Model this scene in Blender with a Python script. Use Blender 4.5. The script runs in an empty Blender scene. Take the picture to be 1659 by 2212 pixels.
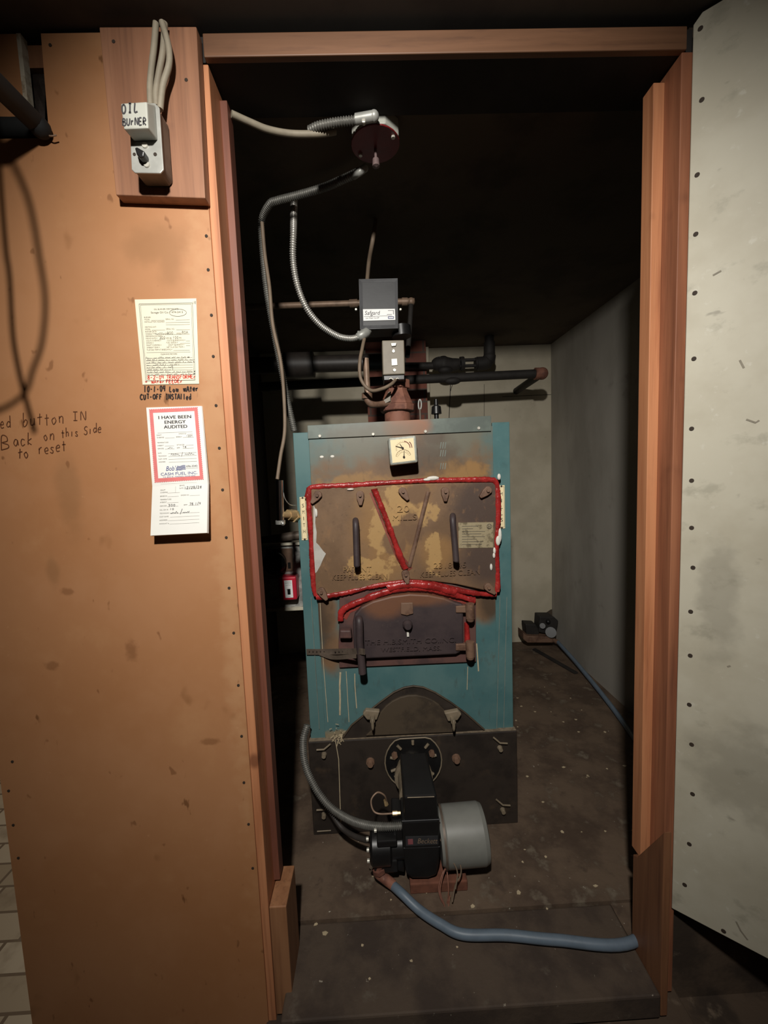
import bpy, bmesh, math, random
import numpy as np
from mathutils import Vector, Matrix
random.seed(7)
SC = bpy.context.scene
COL = SC.collection

# ------------------------------------------------------------------ camera
IW, IH, F = 1659, 2212, 870.0
PITCH, ROLL, YAW = map(math.radians, (5.0, -2.3, 1.3))
CAM = Vector((0, 0, 1.05))
FW = Vector((math.sin(YAW) * math.cos(PITCH), math.cos(YAW) * math.cos(PITCH), -math.sin(PITCH)))
_rt = Vector((math.cos(YAW), -math.sin(YAW), 0)); _up = _rt.cross(FW)
RT = _rt * math.cos(ROLL) + _up * math.sin(ROLL)
UP = -_rt * math.sin(ROLL) + _up * math.cos(ROLL)
cd = bpy.data.cameras.new('camera'); cd.sensor_fit = 'HORIZONTAL'; cd.sensor_width = 36
cd.lens = F * 36 / IW; cd.clip_start = 0.02
co = bpy.data.objects.new('camera', cd); COL.objects.link(co)
M3 = Matrix((RT, UP, -FW)).transposed()
co.matrix_world = Matrix.Translation(CAM) @ M3.to_4x4()
SC.camera = co

# ------------------------------------------------------------------ light, world, exposure
LAMP = Vector((-0.08, -0.25, 1.765))
ld = bpy.data.lights.new('work_lamp', 'SPOT'); ld.energy = 106; ld.color = (1.0, 0.965, 0.90)
ld.shadow_soft_size = 0.034; ld.spot_size = math.radians(93); ld.spot_blend = 1.0
lo = bpy.data.objects.new('work_lamp', ld); COL.objects.link(lo); lo.location = LAMP
AIM = Vector((0.07, 1.0, 1.0))
l2 = bpy.data.lights.new('other_room_fill', 'POINT'); l2.energy = 20; l2.color = (1.0, .82, .62); l2.shadow_soft_size = .05  # unseen fill light, added to brighten the floor at far left
o2 = bpy.data.objects.new('other_room_fill', l2); COL.objects.link(o2); o2.location = (-2.3, 2.0, 1.7)
lo.rotation_euler = (AIM - LAMP).to_track_quat('-Z', 'Y').to_euler()
wd = bpy.data.worlds.new('world'); SC.world = wd; wd.use_nodes = True
wd.node_tree.nodes['Background'].inputs[0].default_value = (1.0, 0.86, 0.74, 1)
wd.node_tree.nodes['Background'].inputs[1].default_value = 0.012
SC.view_settings.view_transform = 'Standard'; SC.view_settings.look = 'None'
SC.view_settings.gamma = 1; SC.view_settings.exposure = 0.0
SC.view_settings.use_curve_mapping = False


def ray(x, y):
    return FW + RT * ((x - IW / 2) / F) - UP * ((y - IH / 2) / F)


def PY(x, y, Y):
    """point of the vertical plane at distance Y seen at photo position x, y"""
    r = ray(x, y); return CAM + r * ((Y - CAM.y) / r.y)


def PZ(x, y, z=0.0):
    r = ray(x, y); return CAM + r * ((z - CAM.z) / r.z)


# ------------------------------------------------------------------ materials
def lin(c):
    c = c / 255.0
    return c / 12.92 if c <= 0.04045 else ((c + 0.055) / 1.055) ** 2.4


def S(r, g, b): return (lin(r), lin(g), lin(b), 1)


class Mat:
    def __init__(s, name, base, rough=0.6, metal=0.0, spec=0.5):
        s.m = bpy.data.materials.new(name); s.m.use_nodes = True
        s.t = s.m.node_tree; s.n = s.t.nodes; s.l = s.t.links
        s.b = s.n['Principled BSDF']
        s.b.inputs['Roughness'].default_value = rough; s.b.inputs['Metallic'].default_value = metal
        s.b.inputs['Specular IOR Level'].default_value = spec
        s.co = s.n.new('ShaderNodeTexCoord').outputs['Object']
        rgb = s.n.new('ShaderNodeRGB'); rgb.outputs[0].default_value = base
        s.c = rgb.outputs[0]; s.bumph = None

    def val(s, op, a, b=0.0, clamp=False):
        n = s.n.new('ShaderNodeMath'); n.operation = op; n.use_clamp = clamp
        for i, x in enumerate((a, b)):
            if isinstance(x, (int, float)): n.inputs[i].default_value = x
            else: s.l.new(x, n.inputs[i])
        return n.outputs[0]

    def scaled(s, sc):
        m = s.n.new('ShaderNodeMapping'); m.inputs['Scale'].default_value = sc
        s.l.new(s.co, m.inputs['Vector']); return m.outputs[0]

    def noise(s, scale, stretch=(1, 1, 1), detail=4, rough=0.55, dist=0.0):
        n = s.n.new('ShaderNodeTexNoise'); n.inputs['Scale'].default_value = scale
        n.inputs['Detail'].default_value = detail; n.inputs['Roughness'].default_value = rough
        n.inputs['Distortion'].default_value = dist
        s.l.new(s.scaled(stretch), n.inputs['Vector']); return n.outputs[0]

    def ramp(s, v, lo, hi):
        n = s.n.new('ShaderNodeMapRange'); n.interpolation_type = 'SMOOTHSTEP'
        s.l.new(v, n.inputs[0]); n.inputs[1].default_value = lo; n.inputs[2].default_value = hi
        return n.outputs[0]

    def mix(s, fac, col):
        n = s.n.new('ShaderNodeMix'); n.data_type = 'RGBA'
        if isinstance(fac, (int, float)): n.inputs[0].default_value = fac
        else: s.l.new(fac, n.inputs[0])
        s.l.new(s.c, n.inputs[6])
        if isinstance(col, tuple): n.inputs[7].default_value = col
        else: s.l.new(col, n.inputs[7])
        s.c = n.outputs[2]; return s

    def mottle(s, col, scale, lo=0.45, hi=0.65, stretch=(1, 1, 1), amt=1.0, detail=5, rough=0.6, dist=0.0):
        f = s.ramp(s.noise(scale, stretch, detail, rough, dist), lo, hi)
        return s.mix(s.val('MULTIPLY', f, amt), col)

    def blob(s, col, spots, nscale=9.0, namp=0.9, soft=0.35, amt=1.0, hard=None):
        """patches of another colour with ragged outlines; spots = (x, z, rx, rz)"""
        nz = s.noise(nscale, detail=6)
        tot = None
        for (x, z, rx, rz) in spots:
            sub = s.n.new('ShaderNodeVectorMath'); sub.operation = 'SUBTRACT'
            s.l.new(s.co, sub.inputs[0]); sub.inputs[1].default_value = (x, 0, z)
            mu = s.n.new('ShaderNodeVectorMath'); mu.operation = 'MULTIPLY'
            s.l.new(sub.outputs[0], mu.inputs[0]); mu.inputs[1].default_value = (1 / rx, 0, 1 / rz)
            le = s.n.new('ShaderNodeVectorMath'); le.operation = 'LENGTH'
            s.l.new(mu.outputs[0], le.inputs[0])
            d = s.val('ADD', le.outputs['Value'], s.val('MULTIPLY', s.val('SUBTRACT', nz, 0.5), namp * 2))
            f = s.ramp(d, 1.0 + soft, 1.0 - soft) if False else s.val('SUBTRACT', 1.0, s.ramp(d, 1.0 - soft, 1.0 + soft))
            tot = f if tot is None else s.val('MAXIMUM', tot, f)
        return s.mix(s.val('MULTIPLY', tot, amt), col)

    def bump(s, scale, strength=0.3, dist=0.002, stretch=(1, 1, 1)):
        n = s.n.new('ShaderNodeBump'); n.inputs['Strength'].default_value = strength
        n.inputs['Distance'].default_value = dist
        s.l.new(s.noise(scale, stretch, 5), n.inputs['Height'])
        s.l.new(n.outputs[0], s.b.inputs['Normal']); return s

    def done(s):
        s.l.new(s.c, s.b.inputs['Base Color']); return s.m


def plain(name, rgb, rough=0.55, metal=0.0, var=0.25, scale=30, bump=0.15):
    m = Mat(name, S(*rgb), rough, metal)
    d = tuple(v * (1 - var) for v in S(*rgb)[:3]) + (1,)
    m.mottle(d, scale, 0.4, 0.65); m.bump(scale * 4, bump, 0.0006)
    return m.done()


def wood(name, a, b, knot, axis='z', scale=1.0, rough=0.55):
    st = {'z': (1, 1, .06), 'x': (.06, 1, 1)}[axis]
    m = Mat(name, S(*a), rough)
    m.mottle(S(*b), 30 * scale, 0.35, 0.68, st, 1.0, 4, 0.6, 0.6)
    m.mottle(S(*knot), 130 * scale, 0.5, 0.75, (st[0], 1, st[2] * .5), 0.45)
    m.mottle(S(*knot), 5, 0.62, 0.8, (1.6, 1.6, 1.6), 0.6, 3)
    v = m.n.new('ShaderNodeTexVoronoi'); v.inputs['Scale'].default_value = 5
    m.l.new(m.scaled((1.4, 0.5, 1.0)), v.inputs['Vector'])
    m.mix(m.val('MULTIPLY', m.val('SUBTRACT', 1.0, m.ramp(v.outputs['Distance'], 0.04, 0.11)), 0.75), S(*knot))
    m.bump(120, 0.2, 0.0006, st)
    return m.done()


MT = {}
# bronze painted hardboard
m = Mat('bronze_paint', S(176, 126, 88), 0.45)
m.mottle(S(164, 112, 72), 3.5, .35, .7, amt=.9); m.mottle(S(186, 138, 98), 7, .5, .75, amt=.6)
m.mottle(S(120, 78, 42), 9, .66, .76, (1, 1, .8), .55, 3)
m.mottle(S(100, 62, 33), 26, .70, .76, (1.5, 1, .6), .7, 3)
m.blob(S(140, 100, 66), [(-.36, 1.47, .05, .03), (-.34, 1.44, .02, .03), (-.555, 1.05, .02, .07), (-.6, .9, .01, .03)], 18, 1.0, .6, .5)
m.blob(S(192, 148, 108), [(-.288, 1.2, .02, .3), (-.28, .8, .016, .3)], 45, 1.6, .9, .45)
m.mottle(S(118, 76, 46), 34, .69, .75, (1, 1, .7), .6, 2).mottle(S(192, 142, 102), 48, .7, .76, amt=.5, detail=3)
m.blob(S(128, 84, 52), [(-.58, .86, .012, .006), (-.47, .74, .01, .02), (-.36, 1.0, .006, .025), (-.62, .72, .012, .008), (-.34, .55, .02, .006)], 40, 1.6, .5, .6)
m.bump(60, .08, .0006); MT['bronze'] = m.done()
m = Mat('raw_board_edge', S(190, 180, 160), .8); MT['edge'] = m.mottle(S(140, 120, 95), 40).done()
MT['pine'] = wood('pine', (160, 104, 74), (132, 82, 58), (80, 46, 34))
MT['pine_red'] = wood('pine_reddish', (128, 78, 60), (104, 62, 48), (66, 38, 30))
MT['pine_light'] = wood('pine_planed', (196, 134, 94), (172, 110, 74), (112, 66, 44))
MT['pine_dark'] = wood('pine_aged', (140, 96, 66), (118, 78, 54), (70, 42, 30))
MT['pine_x'] = wood('pine_header', (120, 84, 60), (102, 70, 48), (70, 45, 33), 'x')
MT['board'] = wood('board_wood', (158, 112, 84), (138, 95, 70), (92, 62, 50), 'z', .8)
MT['block'] = wood('block_wood', (158, 112, 78), (134, 90, 60), (88, 56, 40), 'z', .8)
# grey painted fibre board door
m = Mat('grey_board', S(186, 180, 162), 0.6)
m.mottle(S(176, 169, 150), 6, .4, .65); m.mottle(S(150, 145, 128), 16, .58, .72, (1, 1, 1.3), .6)
m.mottle(S(120, 114, 100), 22, .68, .76, (.7, .7, 1.2), .6, 3); m.mottle(S(198, 194, 180), 55, .62, .75, amt=.6)
m.blob(S(132, 126, 112), [(.82, 0.33, .1, .14), (.66, .48, .06, .08), (.79, .95, .05, .06), (.62, .8, .02, .1)], 22, 1.2, .5, .45)
m.bump(70, .15, .0008); MT['grey_board'] = m.done()
m = Mat('olive_wall', S(200, 190, 168), .8)
m.mottle(S(184, 174, 152), 4, .4, .65).mottle(S(140, 128, 106), 13, .62, .8, amt=.5); m.bump(40, .1, .001)
MT['wall'] = m.done()
m = Mat('side_wall_board', S(166, 160, 150), .8)
m.mottle(S(146, 140, 130), 3, .4, .65, (1, 1, .4)).mottle(S(112, 106, 96), 8, .6, .8, amt=.6); m.bump(40, .1, .001)
MT['wall_side'] = m.done()
m = Mat('sooty_ceiling', S(92, 80, 66), .9); m.mottle(S(76, 66, 54), 5); MT['soot'] = m.done()
m = Mat('outer_ceiling', S(78, 72, 66), .9); m.mottle(S(64, 58, 54), 5); MT['ceil'] = m.done()
m = Mat('dark_lining_and_shade', S(46, 42, 40), .9); m.mottle(S(36, 33, 31), 5); MT['lining_shade'] = m.done()  # dark surfaces, and the shade painted under the header
# floor
m = Mat('dirty_concrete', S(104, 86, 70), .75)
m.mottle(S(78, 62, 50), 7, .4, .62, detail=8).mottle(S(122, 110, 94), 14, .56, .7, amt=.8, detail=8)
m.mottle(S(70, 56, 46), 20, .58, .72, amt=.7, detail=6).mottle(S(190, 182, 165), 75, .70, .76, amt=.9, detail=3)
m.mottle(S(205, 195, 178), 28, .72, .76, (1, .6, 1), .8, 3)
m.bump(45, .5, .003); MT['floor'] = m.done()
m = Mat('flagstone', S(200, 184, 160), .7)
br = m.n.new('ShaderNodeTexBrick'); br.inputs['Scale'].default_value = 2.6
br.inputs['Color1'].default_value = S(216, 200, 174); br.inputs['Color2'].default_value = S(180, 160, 132)
br.inputs['Mortar'].default_value = S(128, 108, 86); br.inputs['Mortar Size'].default_value = .012; br.offset = .37; br.squash = .7
m.l.new(m.scaled((1, 1.3, 1)), br.inputs['Vector']); m.mix(1.0, br.outputs[0])
m.mottle(S(150, 130, 105), 9, .5, .7, amt=.6); MT['flag'] = m.done()
m = Mat('outer_floor', S(84, 68, 54), .85); m.mottle(S(58, 46, 36), 9, .4, .6, detail=7).mottle(S(110, 94, 78), 24, .6, .75)
MT['floor_out'] = m.bump(50, .4, .003).done()
m = Mat('threshold_slab', S(84, 70, 58), .8); m.mottle(S(64, 52, 44), 8, .4, .62, detail=8).mottle(S(104, 94, 82), 18, .6, .74, amt=.7, detail=8)
MT['slab'] = m.mottle(S(170, 160, 144), 70, .71, .77, amt=.8, detail=3).bump(45, .5, .003).done()
# brick chimney
m = Mat('chimney_brick', S(120, 70, 56), .85)
br = m.n.new('ShaderNodeTexBrick'); br.inputs['Scale'].default_value = 1.0
br.inputs['Color1'].default_value = S(138, 82, 66); br.inputs['Color2'].default_value = S(112, 66, 56)
br.inputs['Mortar'].default_value = S(96, 80, 72); br.inputs['Mortar Size'].default_value = .005
br.inputs['Brick Width'].default_value = .2; br.inputs['Row Height'].default_value = .066
mp = m.n.new('ShaderNodeMapping'); mp.inputs['Rotation'].default_value = (-math.pi / 2, 0, 0)
m.l.new(m.co, mp.inputs[0]); m.l.new(mp.outputs[0], br.inputs['Vector']); m.mix(1.0, br.outputs[0])
m.mottle(S(80, 52, 46), 14, .5, .7, amt=.6); MT['brick'] = m.bump(60, .3, .002).done()
MT['slotgrey'] = plain('dusty_grey_steel', (136, 122, 102), .5, 0, .25, 40, .2)
MT['dust'] = plain('grey_dust', (132, 116, 96), .9, 0, .4, 60, .4)
MT['notchpipe'] = plain('black_pipe_paint', (20, 21, 21), .8, 0, .25, 25, .2)
MT['loose_brick'] = plain('loose_brick', (120, 74, 56), .85, 0, .35, 25, .4)

# boiler enamel: teal with heat rust around the flue door
TEAL = S(88, 120, 120)
m = Mat('teal_enamel', TEAL, .38)
m.mottle(S(74, 110, 112), 6, .4, .65).mottle(S(104, 142, 146), 30, .62, .75, amt=.4)
MT['teal'] = m.mottle(S(70, 84, 78), 12, .62, .75, amt=.5).bump(80, .06, .0005).done()
m = Mat('teal_enamel_scorched', TEAL, .42)
m.mottle(S(74, 110, 112), 6, .4, .65)
m.blob(S(112, 106, 90), [(.08, 1.12, .27, .13), (.2, 1.15, .16, .12)], 14, .9, .6, .9)
m.blob(S(122, 90, 60), [(.06, 1.05, .25, .05), (.29, 1.06, .04, .06), (-.02, 1.03, .15, .05), (.1, 1.16, .05, .07)], 20, 1.1, .6, .85)
m.blob(S(152, 116, 70), [(-.04, 1.035, .12, .025), (.24, 1.05, .07, .035), (.15, 1.03, .08, .015)], 30, 1.3, .4, .85)
m.blob(S(84, 66, 52), [(.13, 1.1, .1, .05), (.17, 1.16, .04, .04)], 16, .9, .5, .7)
m.blob(S(126, 96, 70), [(-.15, .66, .03, .09), (-.14, .56, .035, .07), (.3, .68, .04, .06)], 10, .7, .45, .95)
m.blob(S(56, 50, 44), [(-.19, .66, .05, .1), (.32, .67, .03, .05)], 12, .7, .5, .7)
m.blob(S(150, 130, 100), [(-.13, .3, .06, .014)], 40, .9, .4, .8)
m.mottle(S(84, 78, 66), 20, .64, .74, (1, 1, .5), .5)
m.mottle(S(70, 60, 48), 55, .56, .72, (1, 1, .35), .35, 8).mottle(S(170, 140, 96), 110, .66, .76, amt=.3, detail=6)
MT['teal_hot'] = m.bump(80, .08, .0006).done()
m = Mat('flange_enamel', S(108, 118, 110), .42)
m.mottle(S(90, 98, 92), 9, .4, .6)
m.blob(S(146, 98, 70), [(.1, 1.18, .06, .04)], 12, .7, .35, .95)
m.blob(S(104, 96, 80), [(0, 1.17, .12, .03)], 12, .7, .5, .7)
MT['flange'] = m.done()
m = Mat('rusty_cast_door', S(124, 96, 70), .6)
m.mottle(S(108, 82, 58), 7, .4, .62, amt=.9).mottle(S(92, 68, 50), 24, .58, .72, amt=.6)
m.blob(S(150, 112, 66), [(.025, .9, .07, .13), (.10, .99, .06, .06), (.17, .84, .05, .05)], 8, .7, .5, .75)
m.blob(S(180, 144, 92), [(.03, .9, .045, .08), (.11, .945, .055, .04), (.06, .99, .025, .04), (.16, .83, .02, .05), (-.02, .8, .06, .03)], 30, 1.5, .16, .8)
m.blob(S(76, 60, 52), [(.3, .96, .09, .09), (.31, .8, .08, .07)], 8, .6, .5, .95)
m.mottle(S(140, 104, 70), 60, .55, .7, (1, 1, .6), .45, 8).mottle(S(70, 52, 40), 90, .6, .72, amt=.4, detail=8).mottle(S(196, 166, 118), 45, .68, .74, amt=.5, detail=8)
m.blob(S(112, 84, 60), [(.055, .87, .035, .035), (.1, .9, .03, .05), (.12, 1.0, .03, .03)], 22, .9, .14, .9)
MT['rust_door'] = m.bump(70, .25, .0012).done()
m = Mat('dark_cast_iron', S(70, 58, 58), .55)
m.mottle(S(58, 48, 50), 9, .4, .62).mottle(S(92, 80, 74), 40, .64, .76, amt=.5)
m.blob(S(128, 84, 56), [(.09, .71, .14, .024), (.02, .69, .06, .03)], 10, .7, .5, .7)
MT['iron_door'] = m.bump(60, .25, .0012).done()
m = Mat('rusty_iron', S(120, 92, 74), .65); MT['rust'] = m.mottle(S(90, 64, 50), 30).mottle(S(152, 116, 88), 60, .58, .7, amt=.6).bump(90, .3, .001).done()
m = Mat('rust_frame', S(98, 68, 62), .6); m.mottle(S(74, 54, 52), 14).mottle(S(136, 60, 54), 9, .58, .7, amt=.6)
MT['frame'] = m.bump(70, .25, .001).done()
m = Mat('red_rust_pipe', S(142, 94, 76), .7); MT['redrust'] = m.mottle(S(108, 68, 56), 22).mottle(S(178, 142, 122), 50, .62, .74, amt=.6).bump(70, .35, .0015).done()
m = Mat('black_cast_base', S(54, 46, 40), .5); m.mottle(S(40, 34, 30), 9).mottle(S(78, 64, 50), 14, .6, .76, amt=.6)
MT['base'] = m.mottle(S(110, 96, 78), 90, .7, .78, amt=.4).bump(60, .2, .001).done()
m = Mat('brown_arch_cover', S(78, 66, 52), .6); MT['cover'] = m.mottle(S(60, 50, 40), 12).mottle(S(98, 84, 66), 30, .6, .75, amt=.6).bump(60, .2, .001).done()
m = Mat('red_sealant', S(168, 46, 44), .25); m.mottle(S(132, 34, 32), 26, .4, .62).mottle(S(190, 92, 80), 40, .6, .72, amt=.6)
MT['seal'] = m.bump(110, .6, .003).done()
MT['caulk'] = plain('white_caulk', (228, 224, 214), .5, 0, .1, 60, .5)
MT['white_patch'] = plain('bare_white_patch', (190, 186, 178), .6, 0, .15, 40, .3)
MT['trickle'] = plain('dried_trickle', (196, 178, 146), .7, 0, .2, 60, .2)
MT['black'] = plain('black_enamel', (26, 25, 25), .38, 0, .2, 20, .1)
MT['blackplastic'] = plain('black_plastic', (52, 52, 54), .5, 0, .15, 40, .1)
MT['blackpipe'] = plain('black_pipe', (50, 44, 40), .5, 0, .3, 20, .2)
MT['darkpipe'] = plain('dark_crusted_pipe', (44, 40, 37), .7, 0, .3, 25, .4)
MT['greymotor'] = plain('grey_motor_paint', (128, 128, 122), .45, 0, .1, 18, .1)
MT['steel'] = plain('bright_steel', (210, 208, 200), .32, .75, .2, 60, .1)
MT['zinc'] = plain('zinc_screw', (206, 202, 190), .4, .3, .2, 60, .1)
MT['chrome'] = plain('chrome', (230, 230, 228), .12, 1.0, .05, 10, 0)
MT['brass'] = plain('brass', (206, 176, 130), .35, .5, .2, 60, .2)
MT['copper'] = plain('dull_copper', (150, 124, 104), .5, .2, .3, 30, .2)
MT['greycable'] = plain('grey_cable_sheath', (150, 140, 122), .6, 0, .15, 40, .1)
MT['browncable'] = plain('brown_cable_sheath', (128, 110, 92), .6, 0, .15, 40, .1)
MT['darkcable'] = plain('dark_cable', (56, 50, 46), .6, 0, .2, 40, .1)
MT['armour'] = plain('armoured_conduit', (214, 210, 202), .32, .6, .2, 60, .05)
MT['darkarmour'] = plain('dull_armoured_conduit', (120, 118, 112), .45, .35, .25, 60, .05)
MT['greybox'] = plain('grey_metal_box', (134, 124, 108), .5, 0, .15, 22, .1)
MT['alu'] = plain('cast_grey_metal', (172, 172, 166), .42, .25, .15, 30, .1)
MT['boxside'] = plain('dirty_steel_box', (110, 96, 84), .5, .2, .35, 20, .15)
MT['guard'] = plain('painted_guard', (176, 176, 166), .5, 0, .1, 20, .1)
MT['redbox'] = plain('red_cover', (196, 36, 58), .4, 0, .08, 20, .05)
MT['darkred'] = plain('dark_red_plate', (120, 18, 22), .45, 0, .2, 20, .05)
MT['white'] = plain('white_label', (250, 250, 248), .5, 0, .04, 20, 0)
MT['paper'] = plain('paper', (222, 216, 194), .7, 0, .05, 12, 0)
MT['paper_white'] = plain('white_paper', (230, 228, 222), .7, 0, .04, 12, 0)
MT['cream'] = plain('cream_dial', (240, 222, 178), .5, 0, .06, 14, 0)
MT['ink'] = plain('black_ink', (38, 22, 14), .6, 0, .1, 40, 0)
MT['brownink'] = plain('brown_marker', (84, 46, 20), .6, 0, .1, 40, 0)
MT['print'] = plain('grey_print', (112, 108, 98), .7, 0, .1, 40, 0)
MT['print_dark'] = plain('dark_print', (60, 58, 60), .7, 0, .1, 40, 0)
MT['redink'] = plain('red_ink', (200, 60, 42), .6, 0, .1, 40, 0)
MT['pinkprint'] = plain('red_border_print', (218, 120, 118), .7, 0, .1, 60, 0)
MT['blueprint'] = plain('blue_print', (52, 66, 128), .6, 0, .1, 60, 0)
MT['bezel'] = plain('worn_bezel', (176, 178, 168), .45, .2, .35, 60, .2)
MT['hole'] = plain('nail_hole_dark', (52, 40, 30), .8, 0, .2, 40, 0)
MT['bluehose'] = plain('blue_grey_hose', (104, 118, 132), .45, 0, .12, 25, .1)
MT['plate_metal'] = Mat('stamped_plate', S(166, 152, 122), .5, .15).mottle(S(120, 108, 84), 60, .5, .62).bump(160, .4, .001).done()
m = Mat('galvanised', S(150, 150, 146), .4, .35)
v = m.n.new('ShaderNodeTexVoronoi'); v.inputs['Scale'].default_value = 75
m.l.new(m.co, v.inputs['Vector'])
cr = m.n.new('ShaderNodeSeparateColor'); m.l.new(v.outputs['Color'], cr.inputs[0])
m.mix(cr.outputs[0], S(196, 196, 190)); m.mottle(S(110, 108, 104), 10, .5, .7, amt=.6)
MT['galv'] = m.done()
MT['bag'] = plain('dark_plastic_sheet', (60, 52, 48), .25, 0, .4, 30, .6)


# ------------------------------------------------------------------ mesh building
class MB:
    def __init__(s): s.v = []; s.f = []; s.sm = []

    def add(s, vs, fs, smooth=False):
        o = len(s.v); s.v += [tuple(v) for v in vs]
        for f in fs: s.f.append([i + o for i in f]); s.sm.append(smooth)
        return s

    def box(s, x0, x1, y0, y1, z0, z1):
        return s.add([(x, y, z) for z in (z0, z1) for y in (y0, y1) for x in (x0, x1)],
                     [(0, 2, 3, 1), (4, 5, 7, 6), (0, 1, 5, 4), (2, 6, 7, 3), (0, 4, 6, 2), (1, 3, 7, 5)])

    def hexa(s, a, b):
        """loft between two quads a and b (same winding)"""
        return s.add(list(a) + list(b), [(3, 2, 1, 0), (4, 5, 6, 7), (0, 1, 5, 4), (1, 2, 6, 5), (2, 3, 7, 6), (3, 0, 4, 7)])

    def prism(s, pts, d):
        """polygon pts (front) swept by vector d"""
        n = len(pts); pts = [Vector(p) for p in pts]; d = Vector(d)
        s.add(pts, [list(range(n))]); s.add([p + d for p in pts], [list(range(n))[::-1]])
        return s.add(pts + [p + d for p in pts], [(i, (i + 1) % n, n + (i + 1) % n, n + i)[::-1] for i in range(n)])

    def tube(s, pts, r, n=10, caps=True, smooth=True):
        pts = [Vector(p) for p in pts]; N = len(pts)
        rs = r if isinstance(r, (list, tuple)) else [r] * N
        t0 = (pts[1] - pts[0]).normalized()
        u = t0.orthogonal().normalized(); vs = []
        for i, p in enumerate(pts):
            t = (pts[min(i + 1, N - 1)] - pts[max(i - 1, 0)]).normalized()
            u = (u - t * u.dot(t)).normalized(); w = t.cross(u)
            for k in range(n):
                a = 2 * math.pi * k / n
                vs.append(p + (u * math.cos(a) + w * math.sin(a)) * rs[i])
        fs = [(i * n + k, i * n + (k + 1) % n, (i + 1) * n + (k + 1) % n, (i + 1) * n + k) for i in range(N - 1) for k in range(n)]
        s.add(vs, fs, smooth)
        if caps:
            s.add(vs[:n], [list(range(n))[::-1]]); s.add(vs[-n:], [list(range(n))])
        return s

    def cyl(s, a, b, r, n=20, r2=None, smooth=True):
        return s.tube([a, b], [r, r if r2 is None else r2], n, True, smooth)

    def lathe(s, a, d, prof, n=20, smooth=False):
        """profile (t, r) along axis d from a; sharp rings"""
        a = Vector(a); d = Vector(d).normalized()
        for (t0, r0), (t1, r1) in zip(prof, prof[1:]):
            p, q = a + d * t0, a + d * t1
            if abs(t1 - t0) < 1e-7: q = a + d * (t1 + 1e-6)
            s.tube([p, q], [max(r0, 1e-5), max(r1, 1e-5)], n, False, True if n > 8 else False)
        return s

    def ball(s, c, r, n=10, sc=(1, 1, 1)):
        c = Vector(c); vs = []; fs = []
        for i in range(n + 1):
            th = math.pi * i / n
            for k in range(2 * n):
                ph = math.pi * k / n
                vs.append(c + Vector((r * sc[0] * math.sin(th) * math.cos(ph), r * sc[1] * math.sin(th) * math.sin(ph), r * sc[2] * math.cos(th))))
        for i in range(n):
            for k in range(2 * n):
                fs.append((i * 2 * n + k, (i + 1) * 2 * n + k, (i + 1) * 2 * n + (k + 1) % (2 * n), i * 2 * n + (k + 1) % (2 * n)))
        return s.add(vs, fs, True)

    def ribbon(s, pts, w, nrm):
        """flat stroke of width w along pts on a surface with outward normal nrm"""
        pts = [Vector(p) for p in pts]; nrm = Vector(nrm).normalized(); N = len(pts); vs = []
        for i, p in enumerate(pts):
            t = pts[min(i + 1, N - 1)] - pts[max(i - 1, 0)]
            if t.length < 1e-9: t = Vector((1, 0, 0))
            q = t.normalized().cross(nrm) * (w / 2)
            vs += [p + q, p - q]
        return s.add(vs, [(2 * i, 2 * i + 1, 2 * i + 3, 2 * i + 2) for i in range(N - 1)])

    def build(s, name, mat, parent=None, bev=0.0, seg=2):
        me = bpy.data.meshes.new(name); me.from_pydata(s.v, [], s.f)
        me.polygons.foreach_set('use_smooth', s.sm); me.update()
        bm = bmesh.new(); bm.from_mesh(me)
        bmesh.ops.remove_doubles(bm, verts=[v for v in bm.verts if not any(f.smooth for f in v.link_faces)], dist=1e-6)
        bmesh.ops.recalc_face_normals(bm, faces=[f for f in bm.faces if not f.smooth]); bm.to_mesh(me); bm.free()
        me.materials.append(MT[mat] if isinstance(mat, str) else mat)
        o = bpy.data.objects.new(name, me); COL.objects.link(o)
        if parent is not None:
            o.parent = parent; o.matrix_parent_inverse = wm(parent).inverted()
        if bev:
            b = o.modifiers.new('bevel', 'BEVEL'); b.width = bev; b.segments = seg; b.limit_method = 'ANGLE'
            b.angle_limit = math.radians(40)
        return o


def wm(o):
    m = o.matrix_basis.copy()
    return m if o.parent is None else wm(o.parent) @ o.matrix_parent_inverse @ m


def tag(o, label, cat, group=None):
    o['label'] = label; o['category'] = cat
    if group: o['group'] = group
    return o


def thing(name, loc, label, cat, group=None):
    o = bpy.data.objects.new(name, None); o.empty_display_size = .05; COL.objects.link(o); o.location = loc
    return tag(o, label, cat, group)


def struct(o): o['kind'] = 'structure'; return o


def spl(ctrl, per=8):
    """smooth curve through control points"""
    P = [Vector(p) for p in ctrl]; P = [P[0] * 2 - P[1]] + P + [P[-1] * 2 - P[-2]]; out = []
    for i in range(1, len(P) - 2):
        a, b, c, d = P[i - 1:i + 3]
        for k in range(per):
            t = k / per
            out.append(.5 * ((2 * b) + (c - a) * t + (2 * a - 5 * b + 4 * c - d) * t * t + (3 * b - a - 3 * c + d) * t ** 3))
    return out + [P[-2]]


def resample(pts, step):
    out = [pts[0]]; acc = 0
    for a, b in zip(pts, pts[1:]):
        L = (b - a).length; t = step - acc
        while t <= L:
            out.append(a + (b - a) * (t / L)); t += step
        acc = (acc + L) % step
    return out


def armoured(ctrl, r, pitch=.0052):
    p = resample(spl(ctrl, 16), pitch / 4)
    return MB().tube(p, [r * (1.0, 1.12, 1.0, .70)[i % 4] for i in range(len(p))], 10)


_glyph = {}


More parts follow.
